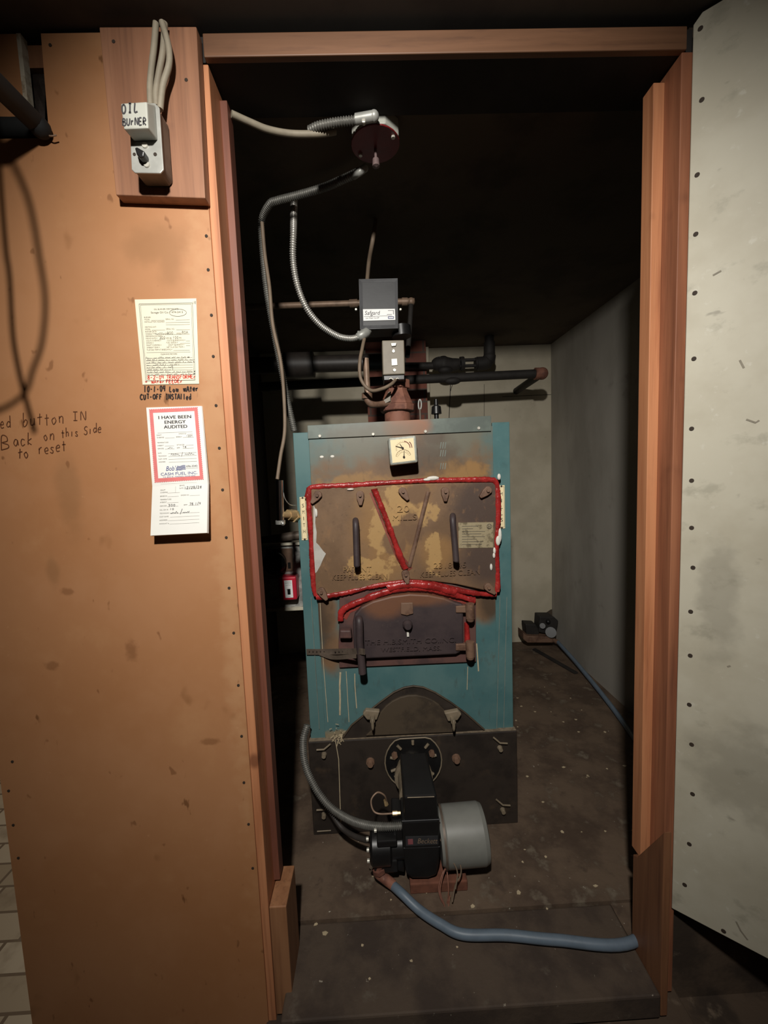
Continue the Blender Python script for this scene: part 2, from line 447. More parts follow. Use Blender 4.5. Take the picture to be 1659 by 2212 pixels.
def glyphs(txt):
    if txt not in _glyph:
        cu = bpy.data.curves.new('text', 'FONT'); cu.body = txt; cu.size = 1; cu.resolution_u = 3
        ob = bpy.data.objects.new('text', cu); me = bpy.data.meshes.new_from_object(ob)
        _glyph[txt] = ([tuple(v.co) for v in me.vertices], [tuple(p.vertices) for p in me.polygons])
        bpy.data.objects.remove(ob); bpy.data.meshes.remove(me); bpy.data.curves.remove(cu)
    return _glyph[txt]


def text(mb, txt, mp, u, v, size, align='l', asp=1.0, slant=0.0, width=None):
    """printed text through a surface map mp(u, v, lift); size in map units of v (down)"""
    vs, fs = glyphs(txt)
    if not vs: return
    x0 = min(p[0] for p in vs); x1 = max(p[0] for p in vs)
    sx = size * asp if width is None else width / (x1 - x0)
    off = {'l': -x0, 'c': -(x0 + x1) / 2, 'r': -x1}[align]
    mb.add([mp(u + (x + off + slant * y) * sx, v - y * size, 1) for x, y, z in vs], fs)


# simple pen strokes on a 4 x 6 grid (y up)
PEN = {
 'A': [[(0, 0), (2, 6), (4, 0)], [(.8, 2.2), (3.2, 2.4)]], 'B': [[(0, 0), (0, 6), (2.6, 5.6), (2.8, 4), (.2, 3.2), (3.4, 2.4), (3.2, .6), (0, 0)]],
 'C': [[(3.6, 5), (2.4, 6), (.6, 4.6), (.3, 1.6), (1.6, 0), (3.6, .8)]], 'D': [[(.3, 0), (.3, 6), (3, 5), (3.6, 2.6), (2.4, .5), (.3, 0)]],
 'E': [[(3.2, 6), (.3, 5.9), (.3, 0), (3.4, .2)], [(.3, 3.1), (2.6, 3.2)]], 'F': [[(3.4, 6), (.4, 5.9), (.3, 0)], [(.3, 3.2), (2.6, 3.3)]],
 'I': [[(.6, 6), (3.2, 6)], [(1.9, 6), (1.9, 0)], [(.6, 0), (3.2, 0)]], 'L': [[(.5, 6), (.3, 0), (3.2, .3)]], 'J': [[(3, 6), (2.8, 1), (1.4, 0), (.3, 1)]],
 'M': [[(0, 0), (.5, 6), (2, 2), (3.5, 6), (4, 0)]], 'N': [[(.2, 0), (.3, 6), (3.4, 0), (3.6, 6)]], 'O': [[(2, 6), (.4, 4.6), (.3, 1.6), (1.8, 0), (3.5, 1.4), (3.6, 4.4), (2, 6)]],
 'P': [[(.3, 0), (.3, 6), (3, 5.4), (3, 3.6), (.3, 3)]], 'R': [[(.3, 0), (.3, 6), (3, 5.4), (2.8, 3.6), (.4, 3), (3.4, 0)]],
 'S': [[(3.4, 5.2), (2, 6), (.6, 4.8), (1.4, 3.4), (3, 2.6), (3.2, 1), (1.6, 0), (.2, .8)]], 'T': [[(0, 6), (4, 6)], [(2, 6), (2, 0)]],
 'U': [[(.3, 6), (.4, 1.4), (1.8, 0), (3.2, 1.2), (3.5, 6)]], 'W': [[(0, 6), (.9, 0), (2, 4), (3.1, 0), (4, 6)]], 'K': [[(.3, 6), (.3, 0)], [(3.2, 5.6), (.5, 2.8), (3.4, 0)]],
 'H': [[(.3, 6), (.3, 0)], [(3.4, 6), (3.4, 0)], [(.3, 3), (3.4, 3.1)]], 'G': [[(3.4, 5), (2, 6), (.4, 3.6), (1.4, 0), (3.4, 1), (3.4, 2.8), (2, 2.8)]],
 'a': [[(3, 3.2), (1.4, 3.6), (.4, 1.8), (1.4, 0), (2.8, 1.4), (3, 3.2), (3.2, .2)]], 'b': [[(.4, 7), (.4, 0), (2.4, .3), (3, 2.2), (1.6, 3.4), (.5, 2)]],
 'c': [[(3, 3.2), (1.4, 3.6), (.4, 1.8), (1.4, 0), (3, .6)]], 'd': [[(3, 7), (3.1, 0)], [(3, 2.6), (1.6, 3.4), (.4, 1.6), (1.4, 0), (3, 1)]],
 'e': [[(.4, 1.8), (3, 2.2), (2, 3.7), (.5, 2.4), (1, .2), (3.2, .5)]], 'h': [[(.4, 6.6), (.4, 0)], [(.4, 2.4), (1.8, 3.6), (2.8, 2.6), (3, 0)]],
 'i': [[(1.5, 3.6), (1.5, 0)]], 'k': [[(.4, 6.6), (.4, 0)], [(2.8, 3.6), (.5, 1.8), (3, 0)]], 'l': [[(1.4, 6.6), (1.4, 0)]],
 'n': [[(.4, 3.6), (.5, 0)], [(.5, 2.4), (1.8, 3.6), (2.8, 2.8), (3, 0)]], 'o': [[(1.8, 3.6), (.4, 2), (1.6, 0), (3, 1.6), (1.8, 3.6)]],
 'r': [[(.5, 3.6), (.6, 0)], [(.6, 2.2), (1.6, 3.5), (2.8, 3.4)]], 's': [[(2.8, 3.2), (1.4, 3.7), (.7, 2.6), (2.6, 1.2), (1.8, 0), (.3, .5)]],
 't': [[(1.6, 5.6), (1.7, 0)], [(.3, 3.6), (3.2, 3.9)]], 'u': [[(.4, 3.6), (.6, .6), (1.8, 0), (2.8, 1.2), (2.9, 3.6), (3.1, 0)]], 'w': [[(.2, 3.6), (.9, 0), (1.8, 3), (2.8, 0), (3.6, 3.6)]],
 'f': [[(3, 6.2), (1.8, 6), (1.4, 0)], [(.3, 3.4), (2.8, 3.6)]], 'm': [[(0, 0), (.2, 3.6), (1.2, 3.2), (1.6, 0), (2, 3.2), (3, 3.4), (3.4, 0)]],
 '0': [[(2, 6), (.5, 4), (.8, .8), (2, 0), (3.3, 2), (3.2, 4.8), (2, 6)]], '1': [[(1.8, 6), (1.4, 0)]], '2': [[(.4, 4.8), (1.8, 6), (3.2, 4.6), (.3, 0), (3.6, .3)]],
 '3': [[(.4, 5.4), (2.4, 6), (3, 4.6), (1.4, 3.2), (3.2, 2), (2, 0), (.3, .6)]], '4': [[(.6, 6), (.3, 3), (3.4, 3.2)], [(3, 6), (2.6, 0)]],
 '7': [[(.3, 6), (3.4, 5.8), (1.4, 0)]], '8': [[(2, 3.2), (.6, 4.6), (2, 6), (3.2, 4.6), (.5, 1.6), (2, 0), (3.2, 1.4), (2, 3.2)]],
 '-': [[(.4, 2.8), (2.8, 3)]], '+': [[(.2, 3), (3.4, 3.2)], [(1.8, 5), (1.7, 1)]], '/': [[(3.4, 7), (.4, -1)]], '.': [[(1, 0), (1.3, .2)]],
}


def pen(mb, txt, mp, u, v, h, w, adv=None, th=.001, nrm=(0, -1, 0), jit=.25, tilt=0.0):
    """handwriting: h = height of capitals, w = letter width, in map units (v runs down)"""
    adv = adv or w * 1.3; x = u
    for ch in txt:
        dy = random.uniform(-.08, .08) * h
        for st in PEN.get(ch, []):
            pts = [(x + (px + random.uniform(-jit, jit)) / 4 * w, v + dy - (py + random.uniform(-jit, jit)) / 6 * h - tilt * (x - u)) for px, py in st]
            if len(pts) > 2: pts = [tuple(q)[:2] for q in spl([(a, b, 0) for a, b in pts], 4)]
            mb.ribbon([mp(a, b, 1) for a, b in pts], th, nrm)
        x += adv if ch != ' ' else adv * .8


def scribble(mb, mp, u0, u1, v, h, th, n=18, nrm=(0, -1, 0)):
    pts = [(u0 + (u1 - u0) * i / n, v - random.uniform(0, h) * (1 if i % 2 else .2), 0) for i in range(n + 1)]
    mb.ribbon([mp(p.x, p.y, 1) for p in spl(pts, 3)], th, nrm)


def quad(tl, tr, bl, br, lift=.0004, n=(0, -1, 0)):
    n = Vector(n)
    def f(u, v, k=0):
        return (tl * (1 - u) + tr * u) * (1 - v) + (bl * (1 - u) + br * u) * v + n * (lift * k)
    return f


def pix(Y, lift=.0004):
    """map working in photo coordinates on the plane at Y"""
    def f(u, v, k=0): return PY(u, v, Y - lift * k)
    return f


def copy_thing(src, delta, label, group=None):
    r = src.copy(); COL.objects.link(r); r.location = src.location + Vector(delta); r['label'] = label
    for ch in src.children:
        c = ch.copy(); COL.objects.link(c); c.parent = r; c.matrix_parent_inverse = ch.matrix_parent_inverse.copy()
    return r


WY = 0.75            # face of the front wall
FLO = -0.10          # floor outside
CZ = 1.778           # boiler room ceiling
BW = 2.39            # back wall
RW = 1.063           # right wall
# ================================================================== SETTING
struct(MB().box(-.62, RW, .881, BW, -.06, 0).build('floor', 'floor'))
struct(MB().box(-.228, .533, .706, .881, -.06, -.008).build('floor', 'slab', None, .004))
struct(MB().box(.533, .60, .80, .881, -.06, -.008).build('floor', 'floor'))
struct(MB().box(-.27, .60, .55, .80, FLO - .03, -.07).build('trim_1', 'floor_out', None, .003))
struct(MB().box(-.745, 3.0, -2.2, .885, FLO - .06, FLO).build('floor', 'floor_out'))
struct(MB().box(-4.5, -.745, -2.2, 5.2, FLO - .06, FLO).build('floor', 'flag'))
struct(MB().box(-.66, 1.1, .86, BW + .06, CZ, CZ + .03).build('ceiling', 'soot'))
struct(MB().box(-3.6, 3.0, -2.2, .86, 1.812, 1.85).build('ceiling', 'ceil'))
struct(MB().box(-.7, 1.16, BW, BW + .06, -.06, CZ + .03).build('wall_back', 'wall'))
# sheet joints of the back wall board and its strip of timber beside the chimney
j = MB()
a, b = PY(1195, 852, BW - .001), PY(1085, 857, BW - .001); j.ribbon([a, b], .0025, (0, -1, 0))
j.ribbon([PY(1046, 830, BW - .001), PY(1046, 905, BW - .001)], .0025, (0, -1, 0))
struct(j.build('trim_2', 'lining_shade'))
struct(MB().box(RW, RW + .06, .86, BW, -.06, CZ + .03).build('wall_right', 'wall_side'))
struct(MB().box(-.68, -.62, .86, BW, -.06, CZ + .03).build('wall_left', 'lining_shade'))
struct(MB().box(-1.4, 3.0, 5.0, 5.1, FLO, 2.2).build('wall_far', 'wall'))
# front wall: painted hardboard with a notch cut for the pipes, studs behind it
PL, PR = -.745, -.266
nx0, nx1, nz = PY(38, 70, WY).x, PY(88, 70, WY).x, PY(100, 298, WY).z
nz2 = PY(20, 252, WY).z
fw = MB().prism([(PL, WY, FLO), (PR, WY, FLO), (PR, WY, 1.806), (nx1, WY, 1.806), (nx1 - .004, WY, nz), (PL, WY, nz)], (0, .008, 0))
fw.prism([(PL - .06, WY, nz2), (nx0 + .004, WY, nz2), (nx0, WY, 1.806), (PL - .06, WY, 1.806)], (0, .008, 0))
wf = struct(fw.build('wall_front', 'bronze'))
struct(MB().box(-.72, -.31, .800, .86, FLO, 1.812).build('wall_inner', 'lining_shade'))
struct(MB().box(.60, 1.12, .81, .86, -.06, 1.77).build('wall_inner', 'lining_shade'))
struct(MB().box(.586, 1.8, .762, .80, FLO, 1.812).build('wall_front', 'floor_out'))
MB().box(nx0 - .002, nx0 + .005, WY - .001, WY + .012, nz2, 1.806).build('raw_edge', 'edge', wf)['label'] = 'white broken edge'
struct(MB().box(nx0 - .02, nx1 + .02, .762, .80, 1.765, 1.80).build('trim_3', 'pine_dark'))
nl = []
for x, y in [(446, 510), (450, 583), (457, 681), (461, 770), (467, 876), (474, 968), (481, 1058), (489, 1161), (495, 1270), (505, 1367), (515, 1480),
             (522, 1590), (527, 1690), (537, 1780), (546, 1875), (109, 98), (27, 1645), (19, 1708), (29, 1782), (40, 1853)]:
    p = PY(x, y, WY)
    MB().lathe((p.x, WY - .001, p.z), (0, 1, 0), [(0, 0), (0, .0026), (.003, .0026)], 12).build('nail', 'hole', wf)
# handwriting on the board
hw = MB(); q = pix(WY, .0005)
pen(hw, 'red', q, -14, 928, 22, 10, 14, .0016, tilt=.14)
pen(hw, 'button', q, 49, 920, 25, 13, 15.5, .0016, tilt=.07)
pen(hw, 'IN', q, 156, 909, 19, 13, 18, .0016, tilt=.1)
pen(hw, 'B', q, 4, 974, 30, 16, 15, .0018); pen(hw, 'ack', q, 29, 965, 23, 12.5, 15, .0017, tilt=.2)
pen(hw, 'on', q, 93, 951, 21, 12, 14, .0016, tilt=.1); pen(hw, 'this', q, 132, 945, 17, 8, 10, .0016, tilt=.12)
pen(hw, 'Side', q, 181, 938, 18, 9, 10, .0016, tilt=.15)
pen(hw, 'to', q, 38, 990, 22, 12, 13, .0018, tilt=.0); pen(hw, 'reset', q, 83, 981, 23, 11, 12.5, .0017, tilt=.12)
o = hw.build('handwriting', 'brownink', wf); o['label'] = 'brown marker note about a button to reset'
hw = MB()
pen(hw, '10-1-04', q, 311, 847, 13, 5.2, 6.9, .0021, tilt=.03); pen(hw, 'Low', q, 366, 846, 11, 5.5, 7, .0022, tilt=0)
pen(hw, 'wAter', q, 396, 846, 12, 5.6, 6.8, .0022, tilt=.04)
pen(hw, 'CUT-OFF', q, 303, 862, 10.5, 5.2, 6.9, .0022); pen(hw, 'INSTAlled', q, 358, 862, 11, 4.8, 6.3, .0021, tilt=-.01)
o = hw.build('handwriting', 'ink', wf); o['label'] = 'black marker note dated below the certificate'
# casing of the doorway
struct(MB().box(-.252, .566, .74, .752, 1.757, 1.793).build('trim_4', 'pine_x', None, .0015))
struct(MB().box(-.30, .585, .753, .86, 1.760, 1.80).build('trim_5', 'lining_shade'))  # coloured dark to paint in the shade under the header
struct(MB().box(-.266, -.250, .752, .86, FLO, 1.757).build('trim_6', 'pine_light', None, .0015))
struct(MB().box(-.2505, -.237, .80, .83, .196, 1.742).build('trim_7', 'pine_red', None, .0012))
struct(MB().box(-.30, -.266, .765, .86, FLO, 1.757).build('trim_8', 'pine_dark'))
struct(MB().box(.561, .585, .745, .83, -.058, 1.757).build('trim_9', 'pine', None, .0012))
struct(MB().box(.540, .561, .785, .815, .21, 1.745).build('trim_10', 'pine_light', None, .0012))
struct(MB().prism([(.533, .708, -.058), (.533, .80, -.058), (.533, .80, .205), (.533, .785, .215), (.533, .708, .345)], (.015, 0, 0)).build('trim_11', 'pine_dark', None, .002))
# open door on the right
H0 = Vector((.576, .74, 0)); DV = Vector((1.166, -1, 0)).normalized(); DN = Vector((-DV.y, DV.x, 0)); DN = -DN if DN.y > 0 else DN
dz0, dz1 = .142, 1.806


def dp(s, z, t=0): return H0 + DV * s + DN * t + Vector((0, 0, z))


dr = struct(MB().prism([dp(.0, dz0), dp(.78, dz0), dp(.78, dz1), dp(.012, dz1), dp(0, dz1 - .012)], -DN * .022).build('door_1', 'grey_board', None, .0012))
MB().prism([dp(.004, dz0 + .002, -.022), dp(.77, dz0 + .002, -.022), dp(.77, dz1 - .002, -.022), dp(.004, dz1 - .002, -.022)], -DN * .03).build('core', 'pine_dark', dr)


def on_door(x, y):
    r = ray(x, y); t = (H0 - CAM).dot(DN) / r.dot(DN); return CAM + r * t


for x, y in [(1513, 62), (1516, 216), (1506, 378), (1503, 506), (1501, 633), (1499, 775), (1494, 926), (1494, 1038), (1494, 1140), (1497, 1226), (1492, 1321),
             (1491, 1416), (1489, 1522), (1494, 1608), (1496, 1715), (1489, 1823), (1479, 1911), (1563, 2011)]:
    p = on_door(x, y)
    MB().lathe(p + DN * .001, -DN, [(0, 0), (0, .0038), (.003, .0038)], 12).build('nail', 'hole', dr)
sc = MB()
for pts in [((1640, 908), (1632, 913), (1612, 906)), ((1590, 1990), (1600, 2010), (1615, 2030)), ((1571, 1440), (1578, 1438)), ((1607, 795), (1598, 778)), ((1558, 585), (1540, 595))]:
    sc.ribbon([on_door(*p) + DN * .0006 for p in pts], .0028, DN)
sc.build('scuff', plain('scuff_mark', (138, 130, 114), .7), dr)
# chimney stack and timber beside it
x0, x1 = PY(792, 830, 2.25).x, PY(922, 830, 2.25).x
struct(MB().box(x0, x1, 2.25, BW - .002, .0, CZ).build('chimney_wall', 'brick'))
struct(MB().box(x1 + .002, x1 + .022, 2.30, BW - .002, .0, CZ - .02).build('trim_12', 'wall'))

# ================================================================== BOILER
YJ, YP = 1.135, 1.128
boiler = thing('boiler', (.08, YJ, 0), 'tall teal sheet-metal boiler with a rusty door ringed in red sealant', 'boiler')
P = lambda n, mb, mat, par=boiler, bev=0.0: mb.build(n, mat, par, bev)
jk = MB().box(-.216, .384, YJ, 1.72, .29, 1.178)
P('jacket', jk, 'teal', boiler, .003)
P('side_strip', MB().box(-.2165, -.173, YP, YJ + .002, .29, 1.18), 'teal', boiler, .0015)
P('side_strip', MB().box(.336, .3845, YP, YJ + .002, .29, 1.188), 'teal', boiler, .0015)
P('front_panel', MB().box(-.1735, .3365, YP - .003, YJ + .001, .288, 1.178), 'teal_hot', boiler, .001)
fl = P('top_flange', MB().prism([PY(664, 919, 1.12), PY(1061, 898, 1.12), PY(1061, 931, 1.12), PY(665, 948, 1.12)], (0, .004, 0)), 'flange', boiler, .0008)
for x, y in [(691, 942), (806, 938), (919, 932), (1034, 925)]:
    p = PY(x, y, 1.12)
    MB().lathe(p + Vector((0, -.003, 0)), (0, 1, 0), [(0, 0), (0, .0035), (.0012, .0045), (.004, .0045)], 12).build('screw', 'zinc', fl)
sk = MB()
for xs in ((664, 690), (1072, 1073), (1087, 1088)):
    sk.ribbon([PY(xs[0] + 8, 1290, YP - .0034), PY(xs[1], 1575, YP - .0034)], .0018, (0, -1, 0))
for y0 in (955, 972, 1000):
    for k in range(3): sk.ribbon([PY(953 + k * 5, y0, YP - .0036), PY(951 + k * 5, y0 + 14, YP - .0036)], .0022, (0, -1, 0))
P('scratch', sk, plain('scratched_enamel', (120, 128, 120), .5))
tr = MB()
for pts, w in [(((735, 1452), (734, 1480), (735, 1510), (734, 1545)), .0055), (((690, 1290), (698, 1420), (709, 1560)), .0018), (((748, 1450), (754, 1560)), .002),
               (((766, 1455), (767, 1480), (770, 1530)), .003), (((1010, 1440), (1009, 1490)), .002), (((1030, 1390), (1033, 1450)), .004), (((724, 1595), (731, 1640), (737, 1790)), .0026)]:
    Yt = YP - .0036 if pts[0][1] < 1590 else 1.1115
    tr.ribbon([PY(a + random.uniform(-.8, .8), b, Yt) for a, b in pts], w * .85, (0, -1, 0))
for k in range(26):
    a = (random.gauss(728, 9), random.gauss(1588, 7)); b = (a[0] + random.uniform(-8, 8), a[1] + random.uniform(-5, 14))
    tr.ribbon([PY(*a, 1.1105 - .0002 * k), PY(*b, 1.1105 - .0002 * k)], .002, (0, -1, 0))
P('trickle', tr, 'trickle')['label'] = 'dried pale trickle marks'
for x, y in ((695, 987), (718, 986)):
    P('paint_spot', MB().ball(PY(x, y, YP - .003), .006, 6, (1, .25, .6)), 'caulk')
# black cast base with arch
BY = 1.112
bs = MB().box(-.222, .390, BY, 1.70, .0, .292)
base = P('base', bs, 'base', boiler, .003)
arch = [(738, 1597), (760, 1566), (790, 1542), (820, 1518), (850, 1496), (872, 1486), (893, 1482), (915, 1485), (940, 1496), (972, 1516), (1005, 1540), (1046, 1576)]
ar = P('arch_plate', MB().prism([PY(x, y, 1.118) for x, y in arch], (0, .008, 0)), 'base')
MB().tube([PY(x, y, 1.117) for x, y in arch], .0028, 6).build('rim', 'cover', ar)
disc = [(790, 1590)] + [(893 + 86 * math.cos(math.radians(a)), 1588 - 86 * math.sin(math.radians(a))) for a in range(170, 5, -12)] + [(982, 1582)]
MB().prism([PY(x, y, 1.110) for x, y in disc], (0, .008, 0)).build('round_cover', 'cover', ar, .002)
for x, y, s in ((803, 1543, -1), (977, 1545, 1)):
    cl = MB(); p = PY(x, y, 1.105)
    cl.prism([p + Vector((a * s, -.008, b)) for a, b in ((-.024, .012), (.016, .018), (.026, .006), (.014, -.012), (-.014, -.014))], (0, .016, 0))
    c = cl.build('clamp', 'slotgrey', ar, .003)
    MB().lathe(p + Vector((-.002 * s, -.028, -.004)), (0, 1, 0), [(0, 0), (0, .007), (.02, .007)], 8).ball(p + Vector((-.002 * s, -.03, -.012)), .006, 6, (.8, 1, 3)).build('wing_nut', 'slotgrey', c)
for x, y, s, t in ((700, 1622, 1, 1), (1080, 1608, -1, 1), (1086, 1742, -1, -1), (700, 1752, 1, -1)):
    hooks = MB().tube([PY(x - 16 * s, y - 2, 1.106), PY(x, y - 3, 1.104), PY(x + 14 * s, y - 15, 1.106)], .0028, 6)
    p = PY(x, y + 8, 1.11); hooks.lathe(p + Vector((0, -.01, 0)), (0, 1, 0), [(0, 0), (0, .006), (.012, .008)], 10)
    hooks.build('cast_mark', 'slotgrey', base)
    if t < 0: MB().tube([PY(x - 15, y + 28 * -t + (16 if t < 0 else 0), 1.110), PY(x + 15, y + 28 * -t + (14 if t < 0 else -2), 1.110)], .002, 6).build('cast_mark', 'slotgrey', base)
for x, y in ((800, 1645), (985, 1637)):
    p = PY(x, y, BY)
    MB().lathe(p + Vector((0, -.016, 0)), (0, 1, 0), [(0, 0), (0, .008), (.01, .009), (.01, .012), (.018, .013)], 14).build('plug', 'rust', base)
P('dusty_ledge', MB().box(-.220, .388, BY + .002, YJ - .001, .2921, .2932), 'dust')

# upper flue door
FY = 1.108
out = [(670, 1054), (800, 1050), (930, 1044), (1074, 1042), (1075, 1150), (1073, 1280), (1040, 1274), (985, 1262), (930, 1255), (885, 1252), (840, 1257), (790, 1269), (730, 1283), (682, 1290), (676, 1200), (672, 1120)]
fd = P('flue_door', MB().prism([PY(x, y, FY) for x, y in out], (0, .018, 0)), 'rust_door', boiler, .003)


def bead(pts, r, name, jit=.3, Y=None):
    p = resample(spl([PY(x, y, Y or FY + .002) for x, y in pts], 10), .004)
    rs = []
    v = 1.0
    for i in range(len(p)):
        v = .8 * v + .2 * (1 + random.uniform(-jit, jit) * 1.8); rs.append(r * v)
    p = [q + Vector((random.uniform(-1, 1), random.uniform(-.5, .5), random.uniform(-1, 1))) * .0007 for q in p]
    t = MB().tube(p, rs, 9)
    yc = sum(q.y for q in p) / len(p)
    t.v = [(x, yc + (y - yc) * .6, z) for x, y, z in t.v]
    return t.build(name, 'seal', fd)


bead([(664, 1075), (668, 1056), (690, 1051), (760, 1048), (830, 1043), (930, 1038), (1040, 1036), (1070, 1038)], .0075, 'sealant_bead')
bead([(668, 1053), (667, 1085), (671, 1150), (674, 1210), (678, 1270), (683, 1289)], .0075, 'sealant_bead')
bead([(1066, 1036), (1074, 1052), (1076, 1110), (1073, 1180), (1075, 1240), (1074, 1280)], .0075, 'sealant_bead')
bead([(683, 1291), (740, 1282), (800, 1268), (845, 1260), (890, 1257), (935, 1262), (990, 1275), (1040, 1283), (1074, 1283)], .0075, 'sealant_bead')
bead([(735, 1340), (738, 1322), (752, 1310), (780, 1298), (830, 1280), (870, 1272), (920, 1272), (970, 1282), (1020, 1296), (1028, 1298)], .009, 'sealant_bead', .3, 1.108)
bead([(808, 1056), (824, 1095), (845, 1150), (868, 1212), (877, 1230)], .0085, 'sealant_bead', .3, FY - .004)
MB().ribbon([PY(x, y, FY - .0006) for x, y in ((806, 1062), (822, 1100), (842, 1150), (864, 1205), (884, 1232))], .022, (0, -1, 0)).build('sealant_smear', plain('smeared_sealant', (140, 70, 58), .5, 0, .4, 40, .3), fd)
bead([(836, 1270), (880, 1263), (930, 1266), (985, 1280)], .011, 'sealant_bead', .3, 1.106)
MTsm = plain('thin_sealant_film', (150, 66, 56), .45, 0, .4, 40, .3)
rb = MB().tube([PY(808, 1060, FY + .002), PY(876, 1228, FY + .002)], .009, 8).tube([PY(925, 1062, FY + .002), PY(884, 1224, FY + .002)], .007, 8)
rb.build('rib', 'rust', fd)


def tab(x, y, ang, ln=.034, w=.02, mat='rust'):
    p = PY(x, y, FY - .004); a = math.radians(ang); u = Vector((math.cos(a), 0, -math.sin(a))); w_ = Vector((math.sin(a), 0, math.cos(a)))
    pts = [p - u * w * .6 + w_ * w * .25, p - u * w * .3 + w_ * w * .55, p + u * w * .4 + w_ * w * .5, p + u * ln * .8 + w_ * .004, p + u * ln * .8 - w_ * .004, p + u * w * .4 - w_ * w * .5, p - u * w * .3 - w_ * w * .55, p - u * w * .6 - w_ * w * .25]
    t = MB().prism([q + Vector((0, -.008, 0)) for q in pts], (0, .012, 0)).build('latch_tab', mat, fd, .002)
    MB().lathe(p + Vector((0, -.014, 0)), (0, 1, 0), [(0, 0), (0, .004), (.006, .0045)], 8).build('stud', 'rust', t)


MB().ribbon([PY(x, y, 1.1150) for x, y in ((742, 1335), (752, 1318), (800, 1296), (860, 1279), (930, 1281), (990, 1293), (1026, 1304))], .02, (0, -1, 0)).build('sealant_smear', MTsm, boiler)
tab(686, 1070, 130); tab(778, 1070, 90); tab(870, 1062, 60); tab(961, 1062, 90); tab(1052, 1060, 140)
tab(695, 1278, 60); tab(876, 1240, 80); tab(1054, 1268, 45)
for x, y0, y1, x2 in ((768, 1128, 1222, 771), (978, 1118, 1212, 985)):
    a, b = PY(x, y0, FY - .03), PY(x2, y1, FY - .036)
    hd = MB().tube(spl([PY(x, y0 - 4, FY), PY(x, y0 - 2, FY - .018), a + Vector((0, 0, -.012)), (a + b) / 2, b + Vector((0, 0, .006)), b], 6), .0085, 10)
    hd.cyl(PY(x2 - 2, y1 - 22, FY), PY(x2 - 2, y1 - 22, FY - .034), .006, 8)
    hd.build('handle', 'iron_door', fd)
pl = MB().prism([PY(990, 1129, FY - .0015), PY(1066, 1128, FY - .0015), PY(1067, 1183, FY - .0015), PY(991, 1184, FY - .0015)], (0, .002, 0)).build('rating_plate', 'plate_metal', fd)
tx = MB(); q = pix(FY - .0018)
for i, w in enumerate((44, 30, 62, 52, 62, 40, 58, 54)): tx.ribbon([q(998, 1137 + i * 5.6, 1), q(998 + w * .8, 1136.5 + i * 5.6, 1)], .0009, (0, -1, 0))
tx.tube([q(1057 + 5 * math.cos(k), 1137 + 5 * math.sin(k), 1) for k in np.linspace(0, 6.28, 20)], .0006, 5); text(tx, 'H', q, 1057, 1140, 9, 'c')
tx.build('stamping', 'print_dark', pl)
# raised casting letters


def cast_text(par, mat, lines, Y, th=.004):
    for t, x, y, h, w, slope in lines:
        mb = MB()
        vs, fs = glyphs(t); x0 = min(v[0] for v in vs); x1 = max(v[0] for v in vs)
        for dx, dy, dd in ((0, 0, 0),):
            base_ = [(x + (vx - x0) / (x1 - x0) * w, y - vy * h / .73 + slope * (vx - x0) / (x1 - x0) * w) for vx, vy, vz in vs]
            top = [PY(a, b, Y - th) for a, b in base_]; bot = [PY(a, b, Y + .001) for a, b in base_]
            n = len(top); mb.add(top, fs)
            cnt = {}
            for f in fs:
                for i in range(len(f)):
                    e = (f[i], f[(i + 1) % len(f)]); cnt[e] = 1
            side = [(a, b, n + b, n + a) for a, b in cnt if (b, a) not in cnt]
            mb.add(top + bot, side)
        mb.build('casting_letters', mat, par)


cast_text(fd, 'rust_door', [('20', 858, 1106, 15, 26, -.02), ('MILLS', 848, 1124, 13, 52, -.03), ('PATENT', 742, 1236, 12, 60, -.02), ('KEEP FLUES CLEAN', 718, 1253, 12, 118, -.02),
                            ('2318145', 937, 1228, 13, 70, -.03), ('KEEP FLUES CLEAN', 908, 1247, 12, 128, -.05)], FY)
wp = MB().prism([PY(x, y, FY - .0008) for x, y in [(677, 1090), (682, 1100), (681, 1130), (684, 1150), (683, 1172), (689, 1178), (698, 1190), (704, 1196), (697, 1210), (692, 1222), (684, 1236), (681, 1238), (677, 1180)]], (0, .001, 0))
wp.build('bare_patch', 'white_patch', fd)['label'] = 'bare white patch on left edge'
for x, y, sx, sz in ((935, 1033, .018, .006), (923, 1036, .012, .004), (1076, 1168, .007, .014), (1080, 1156, .005, .02), (1078, 1030, .005, .009), (1067, 1200, .004, .008), (1061, 1225, .004, .01), (757, 1057, .01, .003), (1068, 1190, .004, .01), (683, 1108, .004, .012)):
    MB().ball(PY(x, y, FY - .002), 1, 6, (sx, .004, sz)).build('caulk_blob', 'caulk', fd)
# fire door
frm = [(733, 1281), (770, 1273), (830, 1258), (890, 1252), (950, 1256), (1028, 1276), (1029, 1430), (733, 1443), (731, 1395), (733, 1340)]
fr = P('fire_door_frame', MB().prism([PY(x, y, 1.116) for x, y in frm], (0, .012, 0)), 'frame', boiler, .002)
dout = [(762, 1345), (766, 1328), (780, 1312), (805, 1299), (845, 1288), (885, 1283), (925, 1285), (960, 1292), (985, 1302), (1001, 1306), (1002, 1405), (985, 1414), (930, 1417), (780, 1424), (765, 1412)]
fdr = P('fire_door', MB().prism([PY(x, y, 1.095) for x, y in dout], (0, .022, 0)), 'iron_door', boiler, .005)
cast_text(fdr, 'iron_door', [('THE H.B.SMITH CO.INC.', 788, 1393, 11, 197, -.03), ('WESTFIELD, MASS.', 823, 1408, 9.5, 130, -.03)], 1.095)
MB().prism([PY(x, y, 1.089) for x, y in ((866, 1303), (892, 1302), (893, 1326), (879, 1330), (866, 1327))], (0, .008, 0)).build('peep_cover', 'rust', fdr, .002)
p = PY(880, 1348, 1.095); MB().lathe(p + Vector((0, -.022, 0)), (0, 1, 0), [(0, 0), (0, .009), (.012, .014), (.022, .014)], 10).build('knob', 'iron_door', fdr)
